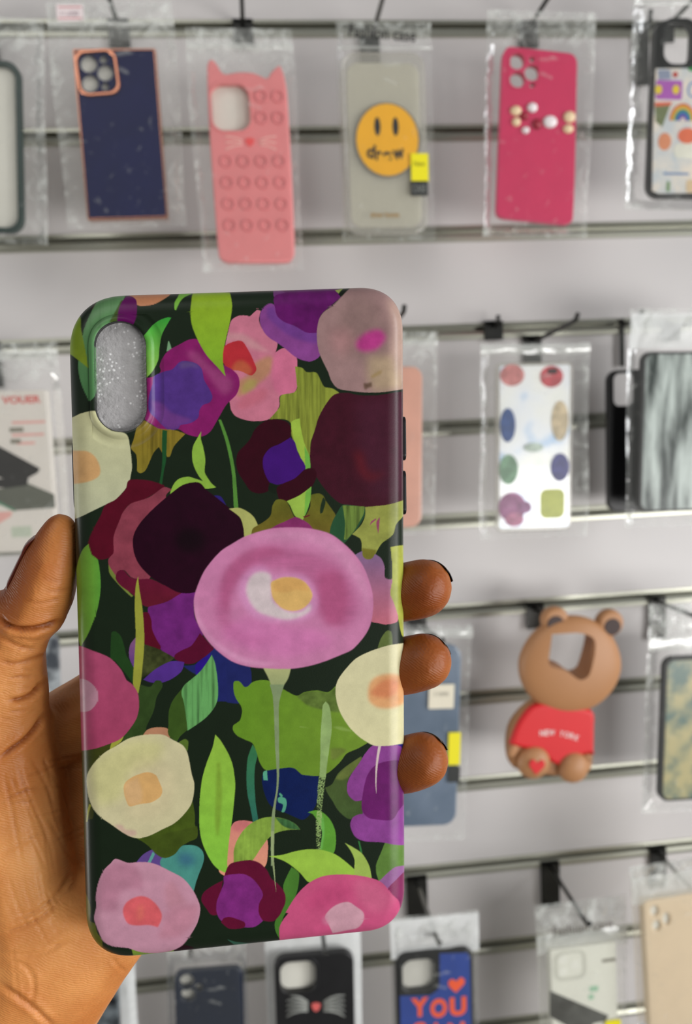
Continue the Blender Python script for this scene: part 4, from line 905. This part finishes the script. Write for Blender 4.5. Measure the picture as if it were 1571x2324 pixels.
p = Prod('phone_case', 'pink cat-eared phone case with whiskers and pop bubbles', (557, 172), (583, 597), 174, -.085, T=.010, yaw=.05)
M_pk = mat('pink_silicone', (228, 138, 138), .48, n=.04); M_pkd = mat('bubble_silicone', (214, 124, 126), .45, n=.04)
CATO = '470,158 474,143 482,140 492,150 508,172 540,168 575,170 604,182 614,170 626,157 634,152 641,166 646,185 651,215 656,300 664,450 668,575 660,594 640,598 520,598 502,590 496,575 488,480 478,340 472,230'
def rounded(P, n=4): return [tuple(v) for v in catmull(P, n)]
hole = p.rr(481, 199, 566, 298, 27)
p.plate('shell', [rounded(p.P(CATO)), hole], -.005, .005, M_pk, bevel=.0016, res=3)
p.plate('insert', [rrect(0, 0, p.W * .9, p.H * .93, 20 * p.k)], -.0049, -.0020, M_white)
p.plate('camera_rim', [p.rr(476, 194, 571, 303, 31), hole], .0045, .0062, M_pk, bevel=.0007)
for bx, by in [(592, 223), (630, 224), (593, 272), (631, 272)] + [(513 + 40 * i + dx, yy) for yy, dx in ((370, 0), (418, 3), (466, 6), (514, 9)) for i in range(4)]:
    c = p.l(bx, by); o = plate('pop_bubble', [disc(c[0], c[1], 14 * p.k), disc(c[0], c[1], 10 * p.k)], .0044, .0066, M_pkd, p.e, bevel=.0008)
for sgn, cx_ in ((-1, 531), (1, 606)):
    for i, dy in enumerate((-9, 1, 11)):
        P = [(cx_ - sgn * 4 * 0 + sgn * t * 38 - sgn * 18, 327 + dy * (.5 + t) + (t - .5) ** 2 * 10 - 2) for t in (0, .25, .5, .75, 1)]
        bm = bmesh.new(); add_tube(bm, [(*p.l(*q), .0052) for q in P], .0006, 6); bm_obj('whisker', bm, mat('whisker_white', (244, 200, 190), .5) if not (i or sgn > 0) else D.materials['whisker_white'], p.e)
p.plate('nose', [rounded(p.P('556,320 566,317 577,320 574,331 566,337 559,331'))], .0048, .0060, mat('nose_red', (236, 84, 84), .5), bevel=.0005)
bag(p, 'clear bag around the pink cat-eared case', 420, 62, 692, 612, 13, head=[(98, 118)], amp=.0036)
hook(551, 62, 'steel hook holding the pink cat-eared case', ph=.026)

p = Prod('phone_case', 'clear phone case with a round yellow smiley face', (868, 120), (879, 532), 190, -.075)
M_tp = film('clear_case_rim', (214, 210, 196), op=.30, rough=.12, gl=.5, bump=.05)
p.plate('shell', [p.body(34)], -.0035, .0040, M_tp, bevel=.0022, res=3)
p.plate('insert', [rrect(0, -2 * p.k, p.W - 26 * p.k, p.H - 38 * p.k, 26 * p.k)], -.0030, -.0005, mat('cream_insert', (224, 220, 200), .5, n=.02))
M_yel = mat('smiley_yellow', (246, 184, 30), .4, n=.03); M_gr = mat('smiley_outline', (120, 116, 104), .5)
p.plate('smiley_border', [p.disc(878, 322, 76, ry=82)], .0040, .0044, M_gr, bevel=.0001)
fc = p.plate('smiley_face', [p.disc(878, 321, 71, ry=78)], .0043, .0047, M_yel, bevel=.0001)
for ex in (855, 896): plate('eye', [p.disc(ex, 291, 7, ry=20)], .0047, .0049, M_ink, fc, bevel=.00005)
for ch, tx, ty, ro, ww, hh_ in (('d', 841, 347, -.22, 18, 30), ('r', 858, 357, -.10, 13, 21), ('e', 877, 359, 0, 21, 22), ('w', 903, 354, .16, 28, 22)):
    text('letter', ch, *p.l(tx, ty), hh_ * p.k, .0049, M_ink, fc, width=ww * p.k, rot=ro, bold=.03)
p.text('lettering', 'drew house', 874, 487, 12, mat('gold_ink', (170, 130, 60), .5), w=66, z=.0042, bold=.02)
b_ = bag(p, 'clear printed bag around the yellow smiley case', 762, 48, 988, 546, 14, head=[(106, 116)], amp=.0024)
text('header_writing', 'Fashion case', *p.l(866, 82), 26 * p.k, .0064, M_ink, b_, width=150 * p.k, rot=-.07, bold=.01)
M_ytag = mat('yellow_tag_paper', (236, 224, 20), .5); M_btag = mat('black_tag_paper', (46, 48, 46), .5)
plate('yellow_tag', [p.rr(930, 354, 970, 416, 1)], .0062, .0066, M_ytag, b_, bevel=.0001); plate('black_tag', [p.rr(929, 415, 969, 448, 1)], .0062, .0066, M_btag, b_, bevel=.0001)
text('tag_writing', 'New', *p.l(949, 376), 11 * p.k, .0067, mat('olive_ink', (120, 120, 20), .5), b_, width=26 * p.k)
text('tag_writing', 'CASE', *p.l(949, 432), 16 * p.k, .0067, mat('pale_ink', (130, 132, 128), .5), b_, width=30 * p.k)
hook(838, 104, 'steel hook holding the yellow smiley case', drop=0, up=.004, bm_mat=M_chr)

p = Prod('phone_case', 'magenta phone case with small charms across it', (1224, 120), (1212, 505), 172, -.085, yaw=-.06)
M_mg = mat('magenta_silicone', (212, 44, 96), .42, n=.04); SK = -.035
cam_h = [p.disc(1171, 143, 17), p.disc(1205, 169, 17), p.disc(1172, 185, 17), p.disc(1205, 139, 6), p.disc(1206, 198, 6)]
MGO = '1150,112 1165,111 1285,124 1300,130 1307,146 1306,200 1302,400 1298,495 1292,508 1275,512 1145,498 1130,492 1125,478 1128,400 1136,200 1139,130'
p.plate('shell', [rounded(p.P(MGO))] + cam_h, -.004, .0046, M_mg, bevel=.0009, res=3)
p.plate('camera_ridge', [p.rr(1150, 121, 1224, 206, 20), p.rr(1155, 126, 1219, 201, 17)], .0044, .0052, M_mg, bevel=.0003)
M_crm = mat('cream_charm', (232, 205, 165), .4); M_pl = mat('pale_charm', (236, 226, 226), .35); M_rd = mat('deep_red_charm', (150, 34, 52), .4)
for kind, bx, by, rx, ry, mm2 in (('charm', 1168, 256, 13, 11, M_crm), ('charm', 1169, 281, 10, 10, M_crm), ('charm', 1205, 249, 12, 11, M_pl), ('charm', 1245, 281, 17, 14, M_pl), ('charm', 1289, 270, 14, 13, M_crm), ('charm', 1286, 297, 12, 10, M_crm), ('charm', 1216, 286, 11, 12, M_rd), ('charm', 1190, 300, 9, 8, M_pl), ('charm', 1187, 268, 10, 9, M_rd)):
    c = p.l(bx, by); blob(kind, (c[0], c[1], .0050), (rx * p.k, ry * p.k, .0035), mm2, p.e, 16)
bag(p, 'clear bag around the magenta case', 1106, 22, 1334, 540, 15, head=[(38, 48)], amp=.0034)
hook(1197, 66, 'steel hook holding the magenta case', ph=.026)

p = Prod('phone_case', 'black framed phone case covered in colourful stickers', (1576, 50), (1556, 452), 186, -.095, T=.013, yaw=-.05)
M_bk = mat('black_frame', (14, 14, 15), .35, n=.1); hole = p.rr(1503, 56, 1567, 147, 24)
p.plate('frame', [p.body(30), hole], -.0065, .0040, M_bk, bevel=.0018, res=3)
p.plate('camera_rim', [p.rr(1494, 50, 1577, 154, 28), hole], .0038, .0055, M_bk, bevel=.0006)
pn = p.plate('sticker_panel', [p.P('1484,160 1645,158 1640,440 1490,442 1476,436 1478,300')], .0038, .0046, mat('holographic_white', (238, 228, 212), .18, n=.25, ns=60, coat=.6, c2=(205, 212, 214)), bevel=.0002)
def stick(nm, outs, rgb, z=.0046, par=None):
    return plate(nm, outs, z, z + .0003, mat('sticker_' + nm, rgb, .3, n=.1), par or pn, bevel=.00004)
stick('cassette_sticker', [p.rr(1484, 188, 1544, 229, 4)], (176, 96, 184))
for xx in (1490, 1529): stick('reel_sticker', [p.disc(xx, 208, 8, ry=10)], (232, 208, 60), .0049)
stick('watermelon_sticker', [p.P('1482,243 1518,240 1498,292 1484,280')], (120, 130, 90)); stick('watermelon_rind_sticker', [p.P('1482,237 1520,236 1518,243 1482,246')], (226, 110, 80), .0049)
for i, (r, c) in enumerate(((30, (222, 120, 50)), (25, (230, 190, 70)), (20, (70, 150, 120)), (15, (60, 110, 190)), (10, (120, 80, 160)), (5, (235, 225, 215)))):
    stick('rainbow_sticker', [[q for q in p.disc(1544, 278, r, ry=r * 1.25)][:15]], c, .0046 + .0001 * i)
stick('peach_sticker', [p.disc(1504, 325, 15, ry=19)], (226, 150, 110)); stick('sun_sticker', [p.disc(1555, 312, 22, ry=17)], (232, 120, 84))
stick('white_sticker', [p.rr(1524, 330, 1600, 362, 12)], (236, 236, 220)); stick('blue_ring_sticker', [p.disc(1570, 208, 15, ry=18), p.disc(1570, 208, 11, ry=14)], (110, 150, 200))
stick('leaf_sticker', [p.P('1556,160 1600,150 1600,168 1560,166')], (50, 150, 70)); stick('tulip_sticker', [p.P('1488,164 1516,163 1518,184 1490,186')], (150, 160, 180)); stick('berry_sticker', [p.disc(1528, 174, 6)], (190, 60, 50))
stick('blue_stripe_sticker', [p.rr(1500, 395, 1560, 400, 2)], (120, 150, 190)); stick('green_stripe_sticker', [p.rr(1508, 415, 1516, 438, 3)], (130, 160, 110)); stick('tan_sticker', [p.rr(1552, 412, 1590, 440, 6)], (225, 200, 160))
bag(p, 'clear bag around the sticker covered case', 1440, -30, 1690, 480, 16, head=[(4, 22)], amp=.003)
hook(1505, 68, 'steel hook holding the sticker covered case', ph=.02); hook(1455, 68, 'empty black hook plate beside the sticker covered case', ln=.02, ph=.062, pw=.013)

# --- row 2 ---
M_card = mat('pack_card', (226, 220, 210), .5, n=.02); M_dk = mat('printed_dark_phone', (52, 50, 48), .4, n=.15); M_gy = mat('printed_grey_phone', (104, 106, 94), .45, n=.1); M_pg = mat('printed_green', (90, 140, 110), .5); M_pr = mat('printed_pink', (232, 178, 168), .5)
M_kr = mat('printed_red', (222, 120, 112), .5); M_lg = mat('printed_grey_text', (140, 136, 122), .5)
p = Prod('case_package', 'white card package showing a dark phone, left behind the thumb', (-6, 888), (24, 1250), 218, -.085, T=.016, cat='package')
p.plate('box', [p.body(6)], -.008, .008, M_card, bevel=.0008)
p.text('title', 'VOUER', 48, 907, 17, M_kr, w=84, z=.0082, bold=.03)
p.plate('printed_phone', [p.P('-60,985 0,1010 96,1062 90,1072 60,1088 30,1090 -60,1060')], .0079, .0082, M_dk, bevel=.00004)
p.plate('printed_phone', [p.P('-60,1085 0,1108 40,1102 68,1095 128,1120 130,1150 40,1156 -60,1120')], .0079, .0082, M_gy, bevel=.00004)
p.plate('printed_phone_edge', [p.P('-60,1120 0,1133 40,1154 40,1159 0,1140 -60,1128')], .0080, .0083, M_pg, bevel=.00004)
p.plate('printed_phone', [p.P('0,1085 70,1084 66,1100 20,1106 0,1104')], .0079, .0083, M_dk, bevel=.00004)
for yy, xa, xb in ((958, 34, 106), (986, 34, 104), (1005, 44, 84)): p.plate('printed_line', [p.rr(xa, yy - 3, xb, yy + 3, 1)], .0079, .0081, M_pr, bevel=.00004)
for yy, xa, xb in ((975, 28, 58), (1001, 30, 52)): p.plate('printed_line', [p.rr(xa, yy - 5, xb, yy + 5, 1)], .0079, .0082, M_lg, bevel=.00004)
p.plate('printed_line', [p.P('0,1160 34,1158 30,1170 0,1188')], .0079, .0081, M_pr, bevel=.00004); p.plate('printed_badge', [p.rr(32, 1192, 76, 1216, 2)], .0079, .0081, mat('printed_pale_green', (196, 204, 184), .5), bevel=.00004)
bag(p, 'clear bag around the white package behind the thumb', -140, 782, 166, 1262, 21, head=[(800, 815)], amp=.004)
hook(-20, 790, 'steel hook holding the white package, out past the left edge')

p = Prod('phone_case', 'salmon pink phone case peeping out right of the held case', (872, 832), (872, 1197), 172, -.075)
p.plate('shell', [p.body(26)], -.004, .004, mat('salmon_gloss', (228, 172, 150), .3, n=.1, ns=30, coat=.4), bevel=.0018, res=3)
bag(p, 'clear bag around the salmon pink case', 778, 752, 990, 1212, 22, head=[(770, 784)], amp=.003)
hook(868, 752, 'steel hook holding the salmon pink case')

p = Prod('phone_case', 'shiny holographic phone case dotted with round stickers', (1212, 822), (1210, 1205), 178, -.085)
M_holo = D.materials.new('holographic_foil'); M_holo.use_nodes = True; t = M_holo.node_tree; b = t.nodes['Principled BSDF']
tc_ = N(t, 'ShaderNodeTexCoord'); nz = N(t, 'ShaderNodeTexNoise', Scale=22., Detail=2.); cr = N(t, 'ShaderNodeValToRGB'); e_ = cr.color_ramp.elements
e_[0].position = .30; e_[0].color = (.30, .55, .85, 1); e_[1].position = .75; e_[1].color = (.72, .80, .74, 1); q_ = e_.new(.44); q_.color = (.90, .93, .95, 1); q_ = e_.new(.6); q_.color = (.95, .96, .90, 1)
t.links.new(tc_.outputs['Object'], nz.inputs['Vector']); t.links.new(nz.outputs[0], cr.inputs[0]); t.links.new(cr.outputs[0], b.inputs['Base Color']); b.inputs['Roughness'].default_value = .18; b.inputs['Metallic'].default_value = .05; b.inputs['Coat Weight'].default_value = .7
p.plate('shell', [p.body(16)], -.0045, .0030, M_clear, bevel=.0018, res=3)
pn = p.plate('foil_panel', [p.rr(1130, 832, 1292, 1197, 6)], .0030, .0036, M_holo, bevel=.0002)
for i, (bx, by, rx, ry, c) in enumerate(((1160, 852, 28, 24, (214, 140, 136)), (1249, 855, 27, 24, (206, 84, 92)), (1150, 965, 18, 38, (54, 84, 140)), (1268, 955, 20, 45, (214, 196, 160)), (1152, 1065, 22, 34, (130, 168, 136)), (1268, 1060, 22, 32, (70, 70, 136)), (1160, 1150, 32, 34, (170, 110, 150)), (1165, 1178, 22, 16, (200, 130, 160)), (1190, 1150, 14, 14, (160, 110, 150)), (1208, 1015, 22, 10, (206, 222, 206)))):
    c_ = p.l(bx, by); plate('round_sticker', [disc(c_[0], c_[1], rx * p.k, ry * p.k)], .0036 + .00012 * i, .0038 + .00012 * i, mat('round_sticker_ink', c, .35, n=.35, ns=140), pn, bevel=.00004)
plate('square_sticker', [p.rr(1222, 1108, 1280, 1176, 16)], .0036, .0039, mat('lime_sticker_ink', (186, 192, 90), .35, n=.15, ns=100), pn, bevel=.00004)
plate('dark_sticker_mark', [p.rr(1240, 838, 1262, 848, 3)], .0039, .0044, M_ink, pn, bevel=.00003)
bag(p, 'clear bag around the holographic sticker case', 1090, 780, 1332, 1216, 23, head=[(784, 802)], amp=.0034)
hook(1205, 775, 'dark hook holding the holographic sticker case', up=.008); hook(1118, 742, 'dark hook plate left of the holographic sticker case', ln=.02, ph=.02)

p = Prod('phone_case', 'plain black phone case half hidden by the mirror-like one', (1455, 838), (1455, 1158), 162, -.045)
p.plate('shell', [p.body(24), p.rr(1390, 848, 1440, 920, 14)], -.004, .004, mat('matte_black', (16, 16, 18), .4, n=.1), bevel=.0014, res=3)
hook(1408, 738, 'thin dark hook above the plain black case', ph=.05, pw=.005, ln=.05)
p = Prod('phone_case', 'mirror-like black edged phone case at the right edge of the picture', (1546, 798), (1534, 1160), 188, -.085)
M_mir = mat('painted_mirror_panel', (196, 206, 200), .3, metal=.0, ns=34, c2=(20, 40, 34), aniso=(2.6, .4, 1), bump=.6, bs=40, spec=.3)  # silver and green reflection streaks painted into the base colour
p.plate('shell', [p.body(22)], -.005, .0040, M_blk, bevel=.0014, res=3)
p.plate('painted_mirror_panel', [rrect(0, 0, p.W - 14 * p.k, p.H - 12 * p.k, 18 * p.k)], .0040, .0045, M_mir, bevel=.0002)
bag(p, 'milky topped bag around the mirror-like case', 1430, 700, 1665, 1190, 24, head=[(712, 790)], hm_=M_filmw, amp=.003)
hook(1520, 745, 'dark hook holding the mirror-like case', ph=.02)

# --- row 3 ---
p = Prod('phone_case', 'grey marbled phone case glimpsed in the gap under the thumb', (48, 1440), (60, 1840), 165, -.07)
p.plate('shell', [p.body(22)], -.004, .004, mat('grey_marble', (70, 74, 80), .35, n=.5, ns=50, c2=(190, 196, 198)), bevel=.0014)
p = Prod('phone_case', 'blue grey translucent phone case behind the fingertips', (955, 1462), (944, 1872), 184, -.085)
p.plate('shell', [p.body(30)], -.004, .004, mat('blue_grey_gloss', (118, 134, 154), .3, n=.15, ns=14, c2=(94, 112, 132), coat=.5), bevel=.0018, res=3)
b_ = bag(p, 'clear bag with sticker and yellow tag behind the fingertips', 850, 1420, 1056, 1905, 31, head=[(1428, 1446)], amp=.0030)
plate('price_sticker', [p.rr(970, 1548, 1028, 1604, 2)], .0062, .0066, mat('cream_sticker', (228, 220, 198), .6), b_, bevel=.0001)
text('price_writing', '11000', *p.l(999, 1570), 9 * p.k, .0067, M_lg, b_, width=32 * p.k)
plate('yellow_tag', [p.rr(1014, 1655, 1042, 1732, 1)], .0062, .0066, D.materials['yellow_tag_paper'], b_, bevel=.0001); plate('black_tag', [p.rr(1014, 1732, 1041, 1770, 1)], .0062, .0066, D.materials['black_tag_paper'], b_, bevel=.0001)
hook(945, 1398, 'steel hook holding the blue grey case', up=.004)

p = Prod('teddy_phone_case', 'brown teddy bear shaped silicone phone case wearing a red shirt', (1310, 1385), (1262, 1765), 165, -.080, T=.024)
M_br = mat('brown_silicone', (176, 126, 84), .52, n=.03); M_drk = mat('dark_ear_lining', (58, 40, 36), .6); M_rsh = mat('red_silicone', (214, 28, 34), .5, n=.03); M_wt = mat('white_print', (240, 232, 228), .5)
hc = p.l(1292, 1506)
bm = bmesh.new(); bmesh.ops.create_uvsphere(bm, u_segments=56, v_segments=36, radius=1)
for v in bm.verts:
    x, y, z = v.co; k_ = 1 - .06 * max(0, y); v.co = Vector((hc[0] + x * 119 * p.k * k_, hc[1] + y * 113 * p.k, .002 + math.copysign(abs(z) ** .8, z) * .017))
head = bm_obj('head', bm, M_br, p.e)
cut = plate('cut', [rounded(p.P('1243,1432 1300,1428 1334,1440 1336,1470 1322,1520 1300,1530 1270,1510 1236,1500 1234,1480'), 6)], -.05, .05, M_br, p.e, bevel=.0001)
md = head.modifiers.new('b', 'BOOLEAN'); md.object = cut; md.operation = 'DIFFERENCE'; md.solver = 'EXACT'
bpy.context.view_layer.update(); dg = bpy.context.evaluated_depsgraph_get(); nm_ = D.meshes.new_from_object(head.evaluated_get(dg)); head.modifiers.clear(); head.data = nm_; D.objects.remove(cut)
for q_ in nm_.polygons: q_.use_smooth = True
try: nm_.set_sharp_from_angle(angle=math.radians(50))
except Exception: pass
for ex, ey, s_ in ((1257, 1406, -1), (1381, 1412, 1)):
    c = p.l(ex, ey); er = plate('ear', [disc(c[0], c[1], 31 * p.k)], -.006, .008, M_br, p.e, bevel=.005, res=4)
    c2 = p.l(ex + s_ * 2, ey + 6); plate('ear_lining', [disc(c2[0], c2[1], 19 * p.k)], .0075, .0088, M_drk, er, bevel=.0005)
p.plate('body', [rounded(p.P('1210,1590 1260,1600 1330,1610 1342,1660 1340,1740 1300,1760 1230,1755 1165,1740 1150,1700 1160,1640'))], -.010, .006, M_br, bevel=.005, res=4)
sh = p.plate('shirt', [rounded(p.P('1200,1598 1240,1590 1335,1606 1341,1650 1340,1706 1322,1704 1296,1712 1268,1730 1240,1718 1222,1696 1180,1690 1152,1682 1168,1638'))], -.006, .0105, M_rsh, bevel=.004, res=4)
for i, (ch, tx, ty, ro) in enumerate(((c_, 1222 + 11.2 * j_, 1650 + .09 * (j_ - 3.5) ** 2 * 4.5 + j_ * 1.5, -.07 * (j_ - 3.5) - .1) for j_, c_ in enumerate('NEW YORK'))):
    if ch != ' ': text('letter', ch, *p.l(tx, ty), 13 * p.k, .0108, M_wt, sh, width=(13 if ch == 'W' else 9) * p.k, rot=ro, bold=.01)
for fx, fy, r in ((1205, 1722, 38), (1294, 1733, 36)):
    c = p.l(fx, fy); ft = blob('foot', (c[0], c[1], .008), (r * p.k, r * p.k * 1.02, .011), M_br, p.e, 32)
    if fx < 1250: plate('heart', [rounded([(c[0] + x * p.k, c[1] + y * p.k) for x, y in ((0, -19), (-17, 0), (-16, 12), (-8, 15), (0, 8), (8, 15), (16, 12), (17, 0))], 5)], .0178, .0194, M_rsh, ft, bevel=.0003)
for pts_ in ('1165,1676 1152,1690 1148,1712 1160,1716 1172,1696', '1322,1704 1340,1706 1338,1722 1318,1720'): p.plate('arm', [rounded(p.P(pts_))], -.002, .009, M_br, bevel=.003, res=3)
hook(1212, 1380, 'dark hook behind the left ear of the teddy bear case', ph=.028, ln=.05)
p = Prod('phone_case', 'green and gold marbled phone case at the right edge', (1592, 1487), (1578, 1812), 182, -.080)
p.plate('shell', [p.body(24)], -.005, .0038, M_blk, bevel=.0016, res=3)
p.plate('marble_panel', [rrect(0, 0, p.W - 16 * p.k, p.H - 14 * p.k, 18 * p.k)], .0036, .0045, mat('green_gold_marble', (98, 122, 112), .3, n=.4, ns=45, c2=(190, 180, 132), coat=.3), bevel=.0002)
bag(p, 'clear bag around the green marbled case', 1474, 1372, 1700, 1832, 33, head=[(1448, 1466)], amp=.003)
hook(1488, 1362, 'dark hook holding the green marbled case', ph=.05)

# --- row 4 ---
p = Prod('phone_case', 'black and grey marbled phone case below the heel of the hand', (176, 2218), (190, 2520), 180, -.1)
p.plate('shell', [p.body(22)], -.005, .005, mat('black_grey_marble', (26, 28, 32), .3, n=.5, ns=60, c2=(112, 120, 124)), bevel=.0014)
bag(p, 'milky bag beside the heel of the hand', 86, 2150, 318, 2560, 41, m=M_filmw, amp=.003, T=.002, zoff=-.012)
p = Prod('phone_case', 'small dark navy phone case under the held case', (474, 2194), (484, 2560), 152, -.1)
hs = [p.disc(425, 2221, 16, ry=17), p.disc(428, 2251, 16, ry=16), p.disc(452, 2235, 9)]
p.plate('shell', [p.body(20)] + hs, -.002, .005, mat('deep_navy', (16, 28, 50), .4, n=.15), bevel=.0012)
p.plate('insert', [rrect(0, 0, p.W * .93, p.H * .96, 16 * p.k)], -.0040, -.0022, M_white)
bag(p, 'clear bag around the small dark navy case', 376, 2120, 568, 2580, 42, amp=.003)
hook(452, 2010, 'steel hook behind the held case, above the navy case', up=.004, bm_mat=M_chr)
p = Prod('phone_case', 'black phone case with cat whiskers and a pink nose', (712, 2160), (722, 2540), 178, -.1)
hole = p.rr(637, 2172, 716, 2247, 22)
p.plate('shell', [p.body(26), hole], -.004, .005, mat('soft_black', (30, 30, 31), .42, n=.2), bevel=.0016, res=3)
p.plate('camera_rim', [p.rr(630, 2166, 723, 2253, 26), hole], .0045, .0060, D.materials['soft_black'], bevel=.0005)
p.plate('insert', [rrect(0, 0, p.W * .92, p.H * .94, 20 * p.k)], -.0040, -.0022, M_white)
M_wsk = mat('grey_whisker', (150, 152, 146), .5)
for s_ in (-1, 1):
    for i in range(5):
        P = [(716 + s_ * (18 + 48 * t), 2276 + (i - 2) * (5 + 7 * t) - 6 * math.sin(t * 3)) for t in (0, .33, .66, 1)]
        bm = bmesh.new(); add_tube(bm, [(*p.l(*q_), .0053) for q_ in P], [.0009, .0014, .0011, .0004], 6); bm_obj('whisker', bm, M_wsk, p.e)
p.plate('nose', [rounded(p.P('706,2270 716,2267 727,2270 724,2281 716,2287 709,2281'))], .0048, .0062, mat('coral_nose', (214, 100, 96), .5), bevel=.0004)
bag(p, 'milky white bag around the black whisker case', 600, 2090, 830, 2600, 43, m=M_filmw, T=.002, zoff=-.012, amp=.003)
hook(716, 1998, 'steel hook behind the held case, above the whisker case', up=.004, ln=.14)
p = Prod('phone_case', 'blue and black phone case lettered in orange under the held case', (984, 2148), (992, 2530), 176, -.1)
hole = p.rr(913, 2171, 988, 2247, 22)
p.plate('frame', [p.body(26), hole], -.005, .0042, M_bk, bevel=.0016, res=3)
p.plate('insert', [rrect(0, 0, p.W * .92, p.H * .94, 20 * p.k)], -.0062, -.0046, M_white)
p.plate('blue_panel', [p.P('996,2158 1058,2156 1064,2165 1072,2520 912,2520 906,2254 975,2252 992,2240 996,2225')], .0040, .0046, mat('royal_blue', (40, 72, 156), .35, n=.1), bevel=.0002)
M_or = mat('orange_print', (250, 98, 48), .4, n=.03)
ht = p.l(1034, 2228); p.plate('heart', [rounded([(ht[0] + x * p.k, ht[1] + y * p.k) for x, y in ((-2, -19), (-17, -2), (-18, 10), (-9, 15), (0, 9), (9, 17), (18, 11), (17, 0))], 5)], .0046, .0050, M_or, bevel=.00005)
for ch, tx, ty, w_ in (('Y', 953, 2286, 40), ('O', 996, 2288, 38), ('U', 1040, 2284, 38)): p.text('letter', ch, tx, ty, 46, M_or, w=w_, z=.0048, bold=.05)
for ch, tx, w_ in (('C', 950, 34), ('A', 990, 36), ('N', 1036, 40)): p.text('letter', ch, tx, 2341, 44, M_or, w=w_, z=.0048, bold=.05)
bag(p, 'white topped bag holding the blue and orange lettered case', 884, 2084, 1092, 2590, 44, head=[(2086, 2152)], hm_=M_filmw, amp=.0034)
hook(944, 1995, 'dark hook holding the blue and orange lettered case', up=.002, ln=.125, bm_mat=M_chr, ph=.052, pw=.024)
p = Prod('case_package', 'white card package with a phone stand picture, lower right', (1318, 2138), (1330, 2540), 152, -.1, T=.014, cat='package')
p.plate('box', [p.body(4)], -.007, .007, mat('pale_card', (226, 226, 212), .5, n=.02), bevel=.0008)
p.plate('embossed_camera', [p.rr(1252, 2146, 1326, 2216, 18), p.rr(1260, 2152, 1318, 2208, 14)], .0068, .0074, mat('pale_emboss', (206, 206, 192), .5), bevel=.0002)
for ox, oy in ((1272, 2168), (1300, 2180), (1272, 2196)): p.plate('embossed_lens', [p.disc(ox, oy, 11)], .0068, .0073, mat('pale_lens', (234, 234, 222), .4), bevel=.0002)
p.plate('printed_phone', [p.P('1243,2238 1375,2294 1368,2306 1340,2312 1332,2330 1290,2322 1243,2296')], .0069, .0073, mat('printed_dark_stand', (92, 92, 86), .4, n=.3, c2=(60, 58, 52)), bevel=.00004)
p.plate('printed_line', [p.rr(1360, 2165, 1392, 2173, 1)], .0069, .0072, M_lg, bevel=.00004); p.plate('printed_mark', [p.rr(1332, 2227, 1352, 2240, 3)], .0069, .0072, mat('printed_mint', (160, 200, 168), .5), bevel=.00004); p.plate('printed_mark', [p.rr(1330, 2246, 1342, 2258, 3)], .0069, .0072, D.materials['printed_mint'], bevel=.00004)
b_ = bag(p, 'clear printed bag around the phone stand package', 1214, 2056, 1432, 2600, 45, head=[(2122, 2136)], amp=.0034)
text('header_writing', 'Fashion case', *p.l(1318, 2096), 24 * p.k, .0064, mat('grey_ink', (90, 84, 80), .5), b_, width=136 * p.k, rot=.02, bold=.0)
plate('yellow_tag', [p.rr(1366, 2300, 1402, 2340, 1)], .0088, .0092, D.materials['yellow_tag_paper'], b_, bevel=.0001)
hook(1246, 1962, 'dark hook holding the phone stand package', up=-.001, ln=.118, ph=.056, pw=.022)
p = Prod('phone_case', 'beige phone case at the lower right edge', (1546, 2026), (1560, 2322), 190, -.12, T=.013, yaw=.0)
hs = [p.disc(1481, 2062, 9, ry=12), p.disc(1486, 2095, 9, ry=12), p.disc(1508, 2080, 8, ry=14)]
p.plate('shell', [p.body(14)] + hs, -.0065, .0050, mat('beige_silicone', (222, 202, 170), .5, n=.03), bevel=.0022, res=3)
p.plate('insert', [rrect(0, 0, p.W * .92, p.H * .94, 20 * p.k)], -.0005, .0022, M_white)
bag(p, 'clear bag around the beige case', 1428, 1968, 1680, 2335, 46, head=[(1992, 2012)], amp=.0034)
hook(1490, 1930, 'dark hook holding the beige case', up=-.001, ln=.13, ph=.05)
